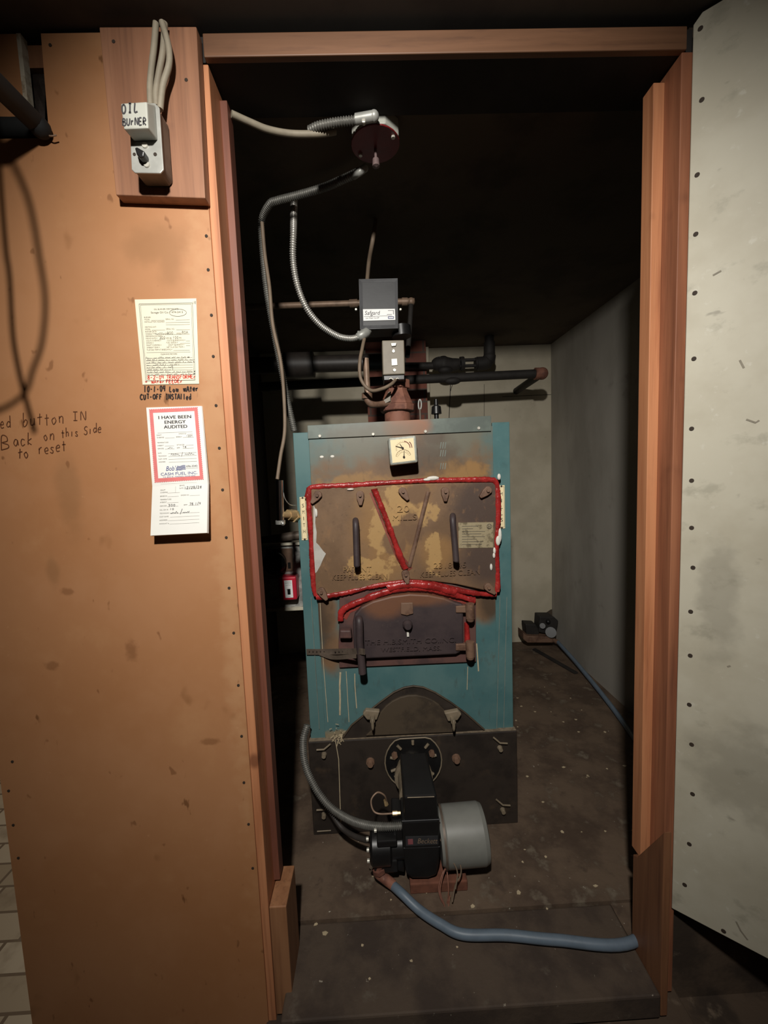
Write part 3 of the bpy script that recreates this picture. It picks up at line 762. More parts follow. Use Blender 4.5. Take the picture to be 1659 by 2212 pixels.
MB().box(p.x - .003, p.x + .003, 1.088, 1.094, p.z - .034, p.z - .02).build('pull_tip', 'caulk', fdr)
lh = MB().tube(spl([PY(775, 1336, 1.085), PY(776, 1345, 1.072), PY(777, 1390, 1.07), PY(780, 1420, 1.07), PY(783, 1455, 1.068)], 6), [.0105] * 25, 10)
lh.build('latch_handle', 'iron_door', fdr)
MB().prism([PY(x, y, 1.088) for x, y in ((734, 1362), (758, 1362), (760, 1380), (733, 1380))], (0, .03, 0)).build('catch', 'frame', fr, .004)
for y in (1318, 1400):
    hg = MB().cyl(PY(1015, y - 14, 1.088), PY(1016, y + 18, 1.088), .0125, 14)
    hg.prism([PY(x, yy, 1.09) for x, yy in ((985, y - 8), (1016, y - 10), (1016, y + 6), (985, y + 6))], (0, .012, 0))
    hg.ball(PY(1016, y + 20, 1.088), .011, 8, (1, 1, .8)); hg.build('hinge', 'rust', fr, .002)
MB().tube([PY(1008, 1345, 1.11), PY(1010, 1392, 1.11)], [.007, .009], 8).build('sealant_smear', 'seal', fr)
st = MB()
pp = spl([PY(662, 1408, 1.122), PY(700, 1408, 1.12), PY(750, 1407, 1.10), PY(778, 1407, 1.058), PY(788, 1408, 1.06)], 6)
for a, b in zip(pp, pp[1:]):
    z = Vector((0, 0, .0085)); st.add([a - z, b - z, b + z, a + z], [(0, 1, 2, 3)])
pp = spl([PY(690, 1411, 1.122), PY(720, 1420, 1.11), PY(770, 1417, 1.07)], 6)
for a, b in zip(pp, pp[1:]):
    z = Vector((0, 0, .006)); st.add([a - z, b - z, b + z, a + z], [(0, 1, 2, 3)])
so = P('hanger_strap', st, 'boxside'); so['label'] = 'perforated steel strap'
md = so.modifiers.new('thick', 'SOLIDIFY'); md.thickness = .0012
hl = MB()
for x in range(668, 745, 8): hl.lathe(PY(x, 1407.5, 1.1185 if x < 720 else 1.105) + Vector((0, -.001, 0)), (0, 1, 0), [(0, 0), (0, .0018), (.002, .0018)], 8)
hl.build('strap_hole', 'hole', so)
# name plates
for txt, c in (('SMITH', ((647, 1074), (660, 1073), (665, 1166), (652, 1167))), ('MILLS', ((1076, 1049), (1090, 1048), (1091, 1141), (1077, 1142)))):
    Yn = YP - .002
    np_ = P('name_plate', MB().prism([PY(x, y, Yn) for x, y in c], (0, .002, 0)), 'cream'); tx = MB()
    mp = quad(*[PY(*c[i], Yn) for i in (0, 1, 3, 2)], lift=.0004)
    for i, ch in enumerate(txt): text(tx, ch, mp, .5, .24 + .15 * i, .12, 'c', width=(.34 if ch != 'I' else .1))
    for i in range(4):
        a = ((.1, .03), (.9, .03), (.9, .97), (.1, .97)); tx.ribbon([mp(*a[i], 1), mp(*a[(i + 1) % 4], 1)], .0008, (0, -1, 0))
    for v in (.02, .98): tx.lathe(mp(.5, v, 3), (0, 1, 0), [(0, 0), (0, .0025), (.002, .0025)], 10)
    tx.build('lettering', 'ink', np_)
# square gauge
GY = 1.062
gq = [(838, 946), (899, 940), (903, 999), (843, 1006)]
g = P('gauge', MB().prism([PY(x, y, GY) for x, y in gq], (0, .05, 0)), 'bezel', boiler, .005); g['label'] = 'square temperature and pressure gauge'
MB().cyl(PY(871, 974, GY + .045), PY(871, 974, YP), .016, 16).build('stem', 'black', g)
fq = [(843, 951), (893, 946), (897, 994), (848, 1000)]
gf = MB().prism([PY(x, y, GY - .0008) for x, y in fq], (0, .002, 0)).build('dial_face', 'cream', g)
mp = quad(*[PY(*fq[i], GY - .0008) for i in (0, 1, 3, 2)], lift=.0004)


def arc(cx, cy, r, a0, a1, n=16): return [(cx + r * math.cos(math.radians(a0 + (a1 - a0) * i / n)), cy - r * math.sin(math.radians(a0 + (a1 - a0) * i / n))) for i in range(n + 1)]


tk = MB()
for c, r, a0, a1, w in ((( .5, .4), .26, 60, 195, .0006), ((.5, .8), .33, 12, 168, .0014), ((.5, .8), .22, 20, 160, .0006)):
    tk.ribbon([mp(a, b, 1) for a, b in arc(*c, r, a0, a1)], w, (0, -1, 0))
for c, r, r2, a0, a1 in (((.5, .4), .26, .32, 60, 195), ((.5, .8), .24, .32, 12, 168)):
    for k in range(11):
        a = math.radians(a0 + (a1 - a0) * k / 10)
        tk.ribbon([mp(c[0] + r * math.cos(a), c[1] - r * math.sin(a), 1), mp(c[0] + r2 * math.cos(a), c[1] - r2 * math.sin(a), 1)], .0007, (0, -1, 0))
tk.build('dial_scale', plain('faded_print', (176, 150, 112), .6), gf)
MB().ribbon([mp(a, b, 1) for a, b in arc(.52, .4, .3, -4, 78)], .0022, (0, -1, 0)).ribbon([mp(a, b, 1) for a, b in arc(.52, .4, .38, -4, 40)], .0022, (0, -1, 0)).build('red_band', plain('brown_red_print', (128, 58, 44), .6), gf)
nd = MB()
for a, b in (((.5, .4), (.2, .28)), ((.5, .4), (.39, .2)), ((.52, .8), (.55, .52))):
    nd.tube([mp(*a, 5), mp(*b, 5)], [.0012, .0005], 6)
for c in ((.5, .4), (.52, .8)): nd.lathe(mp(*c, 8), (0, 1, 0), [(0, .0012), (0, .0028), (.003, .003)], 12)
nd.build('needle', 'ink', gf)

# ================================================================== OIL BURNER
bn = thing('oil_burner', (.08, .95, 0), 'black oil burner with a grey motor bolted to the boiler base', 'burner')
B = lambda n, mb, mat, par=bn, bev=0.0: mb.build(n, mat, par, bev)
fc = PY(893, 1645, BY - .006)
oct_ = [fc + Vector((.083 * math.cos(a), 0, .086 * math.sin(a))) for a in np.linspace(0, 2 * math.pi, 28, endpoint=False)]
for i, p in enumerate(oct_):
    oct_[i] = Vector((p.x, p.y, min(p.z, fc.z + .072)))
fg = B('mounting_flange', MB().prism(oct_, (0, .008, 0)), 'black', bn, .001)
MB().tube(oct_ + [oct_[0], oct_[1]], .0022, 6, False).build('rim', 'slotgrey', fg)
for a in (90, 130, 50, 165, 15, 200, 217, 325):
    d = Vector((math.cos(math.radians(a)), 0, math.sin(math.radians(a))))
    q0, q1 = fc + d * .055 + Vector((0, -.003, 0)), fc + d * .07 + Vector((0, -.003, 0))
    q0.z = min(q0.z, fc.z + .066); q1.z = min(q1.z, fc.z + .066)
    if (q1 - q0).length < .004: q0.z -= .012
    MB().tube([q0, q1], .0042, 8).build('slot', 'slotgrey', fg)
for a in (145, 35):
    p = fc + Vector((.066 * math.cos(math.radians(a)), -.01, .066 * math.sin(math.radians(a)) - .012))
    MB().lathe(p, (0, 1, 0), [(0, 0), (0, .009), (.01, .009)], 6).build('nut', 'rust', fg)
ac = PY(893, 1675, 1.075)
B('air_tube', MB().cyl((ac.x, BY, ac.z), (ac.x, 1.0, ac.z), .045, 28).lathe((ac.x, 1.066, ac.z), (0, 1, 0), [(0, .045), (0, .054), (.012, .054), (.012, .045)], 28), 'slotgrey')
# housing drawn as stacked shaped sections
HY = .925


def sect(pts, d): return MB().prism([PY(x, y, HY) for x, y in pts], (0, d, 0))


tl_ = B('transformer_lid', MB().hexa([PY(x, y, HY) for x, y in ((873, 1774), (948, 1770), (944, 1718), (872, 1721))], [PY(x, y, HY) + Vector((-.004, .155, 0)) for x, y in ((878, 1774), (944, 1770), (942, 1716), (876, 1719))]), 'black', bn, .005)
MB().tube([PY(880, 1723, HY - .0005), PY(938, 1721, HY - .0005)], .0013, 6).build('lid_edge_highlight', 'slotgrey', tl_)  # pale strip painted in as the highlight on the lid's front edge
hs = B('fan_housing', sect([(868, 1774), (950, 1770), (952, 1830), (949, 1868), (944, 1892), (925, 1899), (890, 1899), (877, 1890), (870, 1840)], .13), 'black', bn, .006)
lb = MB().prism([PY(x, y, HY - .0012) for x, y in ((876, 1808), (946, 1806), (947, 1824), (877, 1828))], (0, .002, 0)).build('maker_label', 'blackplastic', hs)
tx = MB(); text(tx, 'Beckett', pix(HY - .0018), 902, 1822, 16, 'l', slant=.25, width=42); tx.build('label_text', plain('label_tan', (136, 116, 96), .6), lb)
MB().box(PY(881, 1818, HY).x, PY(892, 1818, HY).x, HY - .002, HY, PY(881, 1823, HY).z, PY(881, 1812, HY).z).build('label_logo', plain('label_pink', (140, 80, 84), .6), lb)
MB().tube([PY(868, 1774, HY + .002), PY(950, 1770, HY + .002)], .0018, 6).build('seam', 'blackplastic', hs)
MB().tube([PY(872, 1832, HY + .001), PY(950, 1829, HY + .001)], .0014, 6).build('seam', 'blackplastic', hs)
bracket = MB().prism([PY(x, y, .94) for x, y in ((848, 1790), (872, 1790), (874, 1886), (850, 1880))], (0, .1, 0)).build('housing_wing', 'black', bn, .004)
mc = PY(950, 1806, .97)
mo = B('motor', MB().lathe((mc.x - .002, .97, mc.z), (1, 0, .03), [(0, 0), (0, .060), (.012, .066), (.015, .0685), (.108, .0685), (.118, .064), (.122, .05), (.122, 0)], 40), 'greymotor')
MB().lathe((mc.x + .004, .97, mc.z), (1, 0, .03), [(0, .0695), (.006, .0695)], 40).build('end_ring', 'boxside', mo)
# pump on the left
pc = PY(832, 1826, .955)
pu = B('fuel_pump', MB().lathe((pc.x - .038, .955, pc.z), (1, 0, 0), [(0, 0), (0, .036), (.006, .042), (.05, .042), (.055, .03), (.085, .03)], 24)
       .box(pc.x - .03, pc.x + .03, .93, .99, pc.z - .052, pc.z - .02).box(pc.x - .02, pc.x + .03, .92, .96, pc.z + .028, pc.z + .045), 'black', bn, .003)
for i, (dx, dz) in enumerate(((-.041, .03), (-.041, -.0), (-.041, -.03), (-.02, .052))):
    MB().lathe((pc.x + dx, .945, pc.z + dz), (-1, 0, 0), [(0, 0.005), (.006, .005), (.006, 0)], 10).build('bolt', 'zinc', pu)
B('oil_elbow', MB().tube(spl([PY(822, 1862, .94), PY(815, 1882, .94), PY(828, 1895, .935), PY(850, 1912, .928)], 6), .012, 12).cyl(PY(818, 1872, .94), PY(820, 1880, .94), .018, 8), 'redrust')
B('oil_elbow_cap', MB().tube(spl([PY(806, 1835, .935), PY(808, 1860, .932), PY(801, 1873, .932)], 5), .006, 8), 'boxside')
B('nozzle_line', MB().tube(spl([PY(836, 1733, .99), PY(830, 1718, .98), PY(815, 1712, .975), PY(802, 1728, .965), PY(806, 1750, .955), PY(820, 1758, .95), PY(852, 1757, .945)], 8), .0022, 8), 'copper')
B('line_nut', MB().lathe(PY(848, 1757, .945), (1, 0, 0), [(0, 0), (0, .0055), (.012, .0055), (.012, .004), (.02, .004)], 6), 'brass')
B('line_nut', MB().lathe(PY(832, 1728, .99), (0.2, 0, -1), [(0, .005), (.014, .006)], 6), 'brass')
w = MB().tube(spl([PY(950, 1812, .94), PY(962, 1832, .93), PY(978, 1852, .91), PY(994, 1868, .905), PY(995, 1890, .90), PY(984, 1912, .895), PY(977, 1948, .885)], 8), .0018, 6)
w.tube(spl([PY(952, 1814, .94), PY(966, 1838, .925), PY(978, 1860, .905), PY(988, 1885, .9), PY(984, 1920, .89)], 8), .0018, 6)
B('lead_wire', w, 'browncable')
w = MB().tube(spl([PY(966, 1870, .93), PY(954, 1892, .92), PY(948, 1920, .91), PY(954, 1945, .9), PY(964, 1956, .9), PY(969, 1930, .9), PY(967, 1895, .91), PY(964, 1872, .93)], 8), .002, 6)
w.tube(spl([PY(964, 1872, .93), PY(956, 1895, .915), PY(951, 1925, .905), PY(958, 1950, .895), PY(966, 1968, .89), PY(972, 1935, .9)], 8), .0016, 6)
B('wire_loop', w, 'redrust')['label'] = 'hanging loop of brown wire'
tag(MB().box(PY(885, 1930, .96).x, PY(1005, 1930, .96).x, .925, 1.0, .0, .028).build('brick', 'loose_brick', None, .003), 'flat reddish brick lying on the floor under the black oil burner', 'brick')
# hose of the oil line: from the corner valve along the side wall, round behind the jamb and back to the burner
hp = [PY(1204, 1386, 2.26), PZ(1252, 1440, .03), PZ(1335, 1545, .012)]
hose = spl(hp + [Vector((.92, 1.3, .012)), Vector((.80, 1.02, .012)), Vector((.66, .86, .011))] + [PZ(1362, 2036, .011), PZ(1200, 2030, .011), PZ(1095, 2020, .011), PZ(1000, 2018, .011), PZ(950, 1995, .012), PZ(905, 1965, .016), PZ(868, 1930, .03)] + [PY(848, 1912, .928)], 10)
tag(MB().tube(hose, [.0105] * len(hose), 14).build('oil_hose', 'bluehose'), 'blue-grey hose crossing the floor from the burner to the far corner valve', 'hose')

# ================================================================== PIPEWORK ABOVE THE BOILER
rz = thing('relief_fitting', PY(858, 905, 1.33), 'rusty stepped pipe fitting standing on the boiler top', 'pipe fitting')
xc = PY(858, 880, 1.33).x


def zz(y, Y=1.33): return PY(858, y, Y).z


def hexring(mb, y0, y1, r0, r1, n=6, rot=.3):
    mb.tube([(xc, 1.33, zz(y0)), (xc, 1.33, zz(y1))], [r0, r1], n, True, False)


mb = MB().cyl((xc, 1.33, 1.17), (xc, 1.33, zz(886)), .042, 24); mb.build('nipple', 'redrust', rz)
mb = MB(); hexring(mb, 890, 876, .056, .058, 10); hexring(mb, 876, 846, .055, .036, 10); hexring(mb, 846, 840, .036, .036, 10); mb.build('reducer', 'redrust', rz, .003)
mb = MB(); hexring(mb, 841, 822, .044, .044, 6); mb.build('union_nut', 'redrust', rz, .003)
MB().prism([PY(x, y, 1.275) for x, y in ((829, 864), (840, 846), (845, 846), (843, 866), (830, 872))], (0, .008, 0)).build('tag', 'greybox', rz)
p = PY(850, 868, 1.3)
mb = MB().tube(spl([p, PY(822, 872, 1.28), PY(802, 872, 1.26), PY(793, 860, 1.26), PY(793, 850, 1.26)], 6), .0115, 12).cyl(PY(793, 862, 1.26), PY(793, 850, 1.26), .0165, 12)
mb.build('side_elbow', 'rust', rz)
MB().cyl(PY(794, 852, 1.26), PY(790, 775, 1.27), .0095, 12).build('tail_pipe', 'copper', rz)
ctl = thing('control_box', PY(850, 815, 1.29), 'plain grey metal control box with bent tabs above the rusty fitting', 'control box')
MB().prism([PY(x, y, 1.25) for x, y in ((825, 735), (873, 734), (875, 808), (827, 810))], (0, .07, 0)).build('cover', 'greybox', ctl, .003)
MB().prism([PY(x, y, 1.256) for x, y in ((828, 811), (874, 809), (874, 820), (829, 822))], (0, .06, 0)).build('base', 'black', ctl, .002)
tb = MB()
tb.prism([PY(x, y, 1.244) for x, y in ((844, 741), (857, 740), (855, 747), (846, 748))], (0, .006, 0))
tb.prism([PY(x, y, 1.247) for x, y in ((845, 775), (858, 774), (859, 789), (846, 790))], (0, .004, 0))
for x, y in ((850, 758), (852, 799)): tb.lathe(PY(x, y, 1.247), (0, 1, 0), [(0, 0), (0, .005), (.003, .006)], 8)
tb.build('tab', 'zinc', ctl, .001)
MB().tube([PY(841 + 20 * t, 819 - 2 * math.sin(t * 9), 1.250) for t in np.linspace(0, 1, 12)], .0022, 6).build('clip', 'zinc', ctl)
tag(MB().tube(spl([PY(787, 732, 1.24), PY(783, 750, 1.22), PY(777, 785, 1.2), PY(780, 820, 1.2), PY(800, 843, 1.2), PY(825, 840, 1.22), PY(845, 830, 1.23), PY(854, 821, 1.25)], 8), .0052, 8).build('sensor_cable', 'browncable'),
    'thin brown cable looping down from the black label box to the control box', 'cable')
# low water cut-off
sg = thing('cutoff_box', PY(818, 712, 1.25), 'black low water cut-off box with a white and blue label', 'control box')
SY = 1.235
c0 = [(775, 603), (859, 601), (860, 709), (778, 712)]
MB().prism([PY(x, y, SY + .004) for x, y in c0], (0, .075, 0)).build('case', 'blackplastic', sg, .004)
ring = MB()
ci = [(783, 611), (853, 610), (854, 701), (785, 703)]
for i in range(4):
    a, b, c, d = c0[i], c0[(i + 1) % 4], ci[(i + 1) % 4], ci[i]
    ring.hexa([PY(*a, SY), PY(*b, SY), PY(*c, SY + .004), PY(*d, SY + .004)], [PY(*a, SY + .012), PY(*b, SY + .012), PY(*c, SY + .012), PY(*d, SY + .012)])
ring.build('rim', plain('grey_rim', (84, 84, 86), .5), sg, .001)
lq = [(784, 668), (853, 667), (854, 691), (785, 693)]
lab = MB().prism([PY(x, y, SY + .001) for x, y in lq], (0, .003, 0)).build('label', 'white', sg)
mp = quad(*[PY(*lq[i], SY + .001) for i in (0, 1, 3, 2)])
tx = MB(); text(tx, 'Safgard', mp, .05, .5, .5, 'l', slant=.2, width=.46); text(tx, 'Low Water Cut-Off', mp, .07, .84, .2, 'l', slant=.2, width=.42)
tx.ribbon([mp(.02, .64, 1), mp(.9, .62, 1)], .0008, (0, -1, 0)); tx.ribbon([mp(.95, .12, 1), mp(.95, .5, 1)], .0016, (0, -1, 0)); tx.ribbon([mp(.78, .15, 1), mp(.94, .15, 1)], .001, (0, -1, 0)); tx.ribbon([mp(.74, .5, 1), mp(.9, .5, 1)], .001, (0, -1, 0))
tx.build('label_text', 'print_dark', lab)
bb = MB()
for i in range(4):
    a = ((.78, .7), (.95, .7), (.95, .86), (.78, .86)); bb.ribbon([mp(*a[i], 1), mp(*a[(i + 1) % 4], 1)], .0018, (0, -1, 0))
bb.build('label_mark', 'blueprint', lab)
MB().cyl(PY(868, 728, 1.285), PY(866, 706, 1.285), .03, 16).build('neck', 'black', sg)
for x in (769, 865):
    MB().lathe(PY(x, 669, 1.26), (0, -1, 0), [(0, .004), (.004, .003), (.004, 0)], 8).build('screw', 'zinc', sg)
# armoured conduit to the cut-off, with clamp connector
ctr = [Vector(PZ(635, 432, CZ - .006)), PY(634, 500, 1.10), PY(633, 560, 1.12), PY(642, 615, 1.14), PY(662, 665, 1.16), PY(692, 702, 1.19), PY(730, 726, 1.22), PY(757, 731, 1.235), PY(775, 728, 1.24)]
ac_ = thing('armoured_conduit', PZ(635, 432, CZ), 'shiny armoured conduit curving from the ceiling to the black label box', 'conduit')
armoured(ctr, .0085).build('sheath', 'armour', ac_)
MB().tube(spl([PY(772, 729, 1.24), PY(785, 722, 1.24), PY(797, 714, 1.25)], 5), [.011, .012, .013, .0135, .0135, .0135, .0135, .0135, .0135, .011, .010], 12).cyl(PY(774, 732, 1.225), PY(774, 716, 1.235), .003, 8).build('connector', 'alu', ac_)
tag(MB().tube(spl([PZ(812, 474, CZ), PY(805, 520, 1.2), PY(797, 565, 1.24), PY(793, 606, 1.27)], 8), .0062, 8).build('ceiling_cable', 'browncable'), 'short tan cable dropping from the ceiling into the black label box', 'cable')
# copper pipe behind the cut-off
cp = thing('copper_pipe', PY(740, 657, 1.5), 'dull copper pipe running level behind the black label box', 'pipe')
MB().tube(spl([Vector((-.622, 1.5, PY(560, 663, 1.5).z)), PY(594, 661, 1.5), PY(770, 655, 1.5), PY(884, 651, 1.5), PY(890, 651.5, 1.5)], 8), .0105, 12).build('run', 'copper', cp)
MB().tube(spl([PY(888, 656, 1.5), PY(884, 720, 1.45), PY(880, 770, 1.4)], 8), .0085, 12).build('drop_leg', 'darkpipe', cp)
MB().cyl(PY(755, 656, 1.5), PY(772, 655, 1.5), .014, 12).cyl(PY(868, 652, 1.5), PY(880, 652, 1.5), .014, 12).ball(PY(888, 652, 1.5), .0145, 8).build('coupling', 'copper', cp)
# black pipes
bp = thing('black_pipe', PY(720, 785, 1.75), 'thick black iron pipe behind the boiler top on the left', 'pipe')
MB().cyl(Vector((-.622, 1.75, PY(540, 790, 1.75).z)), PY(850, 782, 1.75), .034, 24).build('run', 'blackpipe', bp)
MB().cyl(PY(615, 790, 1.75), PY(678, 788, 1.75), .052, 24).build('collar', 'blackpipe', bp)
sp = thing('return_pipe', PY(900, 812, 2.0), 'long thin black pipe turning back into the wall at its right end', 'pipe')
pe = PY(1168, 807, 2.03)
MB().cyl(PY(560, 836, 2.0), pe, .0215, 18).build('run', 'darkpipe', sp)
MB().ball(pe + Vector((.006, 0, 0)), .03, 10).cyl(pe + Vector((-.03, 0, 0)), pe, .029, 16).build('elbow', 'redrust', sp)
MB().cyl(pe + Vector((.006, 0, 0)), (pe.x + .006, BW, pe.z - .01), .0195, 16).build('stub', 'darkpipe', sp)
MB().ball(PY(978, 823, 2.0), .02, 8, (2, 1, .9)).build('solder_lump', 'darkpipe', sp)
vp_ = thing('valve_pipe', PY(960, 787, 2.22), 'dark crusted valve and elbow rising into the boiler room ceiling', 'valve')
MB().cyl(PY(870, 791, 2.22), PY(945, 790, 2.22), .019, 16).build('run', 'darkpipe', vp_)
mb = MB().tube(spl([PY(934, 788, 2.22), PY(950, 786, 2.22), PY(962, 788, 2.22), PY(978, 788, 2.22), PY(992, 786, 2.22)], 4), [.022, .03, .034, .036, .038, .042, .044, .044, .042, .04, .038, .036, .034, .033, .032, .03, .028], 12)
mb.ball(PY(962, 800, 2.19), .03, 8, (1.3, 1, .7)).cyl(PY(950, 778, 2.21), PY(951, 772, 2.21), .014, 8)
mb.build('valve_body', 'darkpipe', vp_)
mb = MB()
for dy in (-8, 8): mb.cyl(PY(985, 785 + dy * .8, 2.21), PY(1040, 783 + dy * .8, 2.21), .009, 8)
mb.cyl(PY(994, 786, 2.22), PY(1002, 785, 2.22), .037, 8).cyl(PY(1026, 785, 2.22), PY(1036, 784, 2.22), .03, 12)
mb.build('flange', 'darkpipe', vp_)
mb = MB().tube(spl([PY(1030, 786, 2.22), PY(1048, 784, 2.22), PY(1056, 776, 2.22), PY(1057, 764, 2.22), PY(1057, 740, 2.22)], 6), [.036] * 9 + [.034] * 8 + [.03] * 8, 14)
mb.cyl(PY(1057, 760, 2.22), (PY(1057, 740, 2.22).x, 2.22, CZ), .025, 14); mb.build('elbow', 'darkpipe', vp_)
tag(MB().ribbon([PY(973, 828, 2.386), PY(972, 860, BW - .002), PY(970, 905, BW - .002)], .004, (0, -1, 0)).ribbon([PY(978, 828, 2.386), PY(973, 845, BW - .003)], .003, (0, -1, 0)).build('drip_stain', 'lining_shade', None), 'dark drip line running down the back wall below the valve', 'stain')
air = thing('air_vent', PY(943, 905, 1.42), 'small black knobbed vent standing behind the boiler top', 'valve')
MB().lathe((PY(943, 905, 1.42).x, 1.42, 1.16), (0, 0, 1), [(0, .008), (.1, .008), (.1, .018), (.125, .016), (.13, .007), (.15, .006), (.152, 0)], 12).build('body', 'black', air)
bl = thing('bleed_key', PY(907, 905, 1.45), 'thin ring-headed pull beside the rusty fitting', 'valve')
MB().cyl((PY(907, 880, 1.45).x, 1.45, 1.17), PY(907, 884, 1.45), .004, 8).build('rod', 'boxside', bl)
MB().tube([PY(907 + 3.2 * math.cos(t), 874 + 11 * math.sin(t), 1.45) for t in np.linspace(0, 6.3, 20)], .0028, 8).build('ring', 'alu', bl)
tag(MB().cyl(PY(812, 775, 2.1), PY(846, 774, 2.255), .02, 12).build('pipe_stub', 'copper'), 'short brownish pipe stub half hidden behind the grey control box', 'pipe')

# ================================================================== CEILING DEVICE AND CABLES
bxc = PZ(811, 314, CZ - .036)
hd = thing('heat_switch', (bxc.x, bxc.y, CZ), 'dark red octagonal plate on a white ceiling box with a hanging sensor', 'switch')
octo = [Vector((bxc.x + .052 * math.cos(a), bxc.y + .052 * math.sin(a), CZ - .050)) for a in np.linspace(.39, .39 + 2 * math.pi, 8, endpoint=False)]
MB().prism([Vector((v.x, v.y, CZ - .033)) for v in octo], (0, 0, .033)).build('box', 'guard', hd, .002)
rnd = [Vector((bxc.x + .051 * math.cos(a), bxc.y + .050 * math.sin(a), CZ - .036)) for a in np.linspace(0, 2 * math.pi, 24, endpoint=False)]
MB().prism(rnd, (0, 0, .003)).build('plate', 'darkred', hd, .001)
MB().lathe((bxc.x, bxc.y + .01, CZ - .036), (0, 0, -1), [(0, .003), (.02, .003), (.02, .007), (.034, .008), (.036, 0)], 10).build('sensor', plain('sensor_tip', (120, 100, 98), .5), hd)
for dx, dy in ((-.032, .022), (.036, -.022)):
    MB().lathe((bxc.x + dx, bxc.y + dy, CZ - .040), (0, 0, 1), [(0, 0), (0, .004), (.004, .004)], 8).build('screw', 'zinc', hd)
c1 = thing('armoured_conduit', (bxc.x - .1, bxc.y - .03, CZ - .02), 'armoured conduit clamped into the near side of the ceiling box', 'conduit')
q = lambda x, y, d=.034: PZ(x, y, CZ - d)
armoured([q(668, 282), q(690, 272), q(730, 264), q(775, 259, .034)], .0075).build('sheath', 'darkarmour', c1)
MB().cyl(q(768, 258, .034), q(808, 251, .034), .0092, 12).ball(q(808, 251, .034), .0098, 8).build('connector', 'alu', c1)
MB().prism([q(x, y, .05) for x, y in ((781, 264), (790, 264), (789, 273), (783, 273))], (0, 0, .008)).build('clamp_screw', 'zinc', c1, .002)
tag(MB().tube(spl([q(500, 246, .05), q(540, 264, .05), q(580, 280, .05), q(630, 289, .045), q(690, 289, .04), q(725, 284, .03)], 8), .006, 8).build('grey_cable', 'greycable'), 'grey cable sagging along the ceiling from the left jamb', 'cable')
armoured_pts = [q(775, 372), q(740, 388), q(700, 405), q(650, 420), q(600, 433), q(582, 442), PY(566, 475, 1.12), PY(566, 520, 1.13), PY(575, 620, 1.14), PY(592, 720, 1.15), PY(606, 790, 1.155), PY(620, 860, 1.16), PY(636, 932, 1.165)]
tag(armoured(armoured_pts, .0085).build('armoured_conduit', 'darkarmour'), 'long dull armoured conduit sweeping down to the left edge of the boiler', 'conduit')
tag(MB().tube(spl([q(790, 362, .03), q(776, 372, .044), q(764, 380, .034)], 5), .008, 8).build('conduit_strap', 'alu'), 'small strap holding the conduit behind the red ceiling plate', 'strap')
tag(MB().tube(spl([PY(566, 480, 1.09), PY(572, 550, 1.1), PY(582, 620, 1.1), PY(589, 700, 1.1), PY(606, 780, 1.105), PY(613, 850, 1.11), PY(615, 930, 1.1), PY(606, 985, 1.09), PY(599, 1035, 1.08)], 8), .0048, 8).build('brown_cable', 'browncable'), 'brown cable hanging beside the long conduit down to the chrome tube', 'cable')
# chrome probe on the left of the jacket
ch = thing('chrome_probe', PY(605, 1085, 1.1), 'upright chrome tube held by a brass fitting on the boiler side', 'gauge')
MB().lathe(PY(606, 1128, 1.08), PY(604, 1038, 1.08) - PY(606, 1128, 1.08), [(0, 0), (0, .0095), (.112, .0095), (.112, 0)], 20).build('tube', 'chrome', ch)
MB().lathe(PY(606, 1132, 1.08), (0, 0, 1), [(0, 0), (0, .013), (.01, .013)], 14).ball(PY(611, 1131, 1.07), .006, 6).build('cap', 'steel', ch)
MB().cyl(PY(608, 1112, 1.08), PY(625, 1112, 1.1), .009, 12).build('stem', 'brass', ch)
MB().cyl(PY(622, 1112, 1.1), PY(634, 1112, 1.12), .015, 6).cyl(PY(632, 1114, 1.12), PY(643, 1115, 1.15), .019, 6).build('fitting', 'brass', ch, .001)
tag(MB().tube(spl([PY(612, 1064, 1.08), PY(616, 1078, 1.085), PY(626, 1090, 1.1), PY(640, 1092, 1.13)], 6), .0014, 6).build('thin_wire', 'steel'), 'hair-thin wire curving from the chrome tube to the jacket', 'wire')
# galvanised panel with thermostat and red switch
gp = thing('galvanised_panel', PY(610, 1320, 1.46), 'galvanised steel panel hung in shadow left of the boiler', 'panel')
GYp = 1.46
x0, x1 = -.62, PY(662, 1245, GYp).x; z1, z0 = PY(610, 1176, GYp).z, PY(610, 1314, GYp).z
MB().box(x0, x1, GYp, GYp + .03, z0, z1).build('plate', 'galv', gp, .002)
lipm = plain('white_lip', (214, 206, 184), .5)
MB().box(x0, x1, GYp - .012, GYp + .002, z1 - .003, z1 + .006).build('lip', lipm, gp, .001)
MB().box(x0, x1, GYp - .012, GYp + .002, z0 - .007, z0 + .003).build('lip', lipm, gp, .001)
MB().box(PY(575, 1190, GYp).x, PY(632, 1190, GYp).x, GYp - .004, GYp, PY(610, 1234, GYp).z, PY(610, 1185, GYp).z).build('opening', plain('brown_fibre', (110, 84, 66), .7), gp)
MB().box(PY(622, 1212, GYp).x, PY(628, 1212, GYp).x, GYp - .006, GYp - .003, PY(610, 1228, GYp).z, PY(610, 1215, GYp).z).build('slot', 'black', gp)
p = PY(598, 1212, GYp)
tag(MB().lathe(p + Vector((0, -.05, 0)), (0, 1, 0), [(0, 0), (0, .034), (.008, .04), (.02, .04), (.02, .036), (.046, .036)], 28).build('round_meter', 'black'), 'black round dial standing out of the galvanised panel', 'dial')
rsw = thing('red_switch', PY(628, 1287, GYp), 'red emergency switch box with a white label on the galvanised panel', 'switch')
rx0, rx1, rz1, rz0 = PY(609, 1262, GYp).x, PY(646, 1262, GYp).x, PY(628, 1239, GYp).z, PY(628, 1288, GYp).z
MB().box(rx0, rx1, GYp - .05, GYp, rz0, rz1).build('cover', 'redbox', rsw, .006)
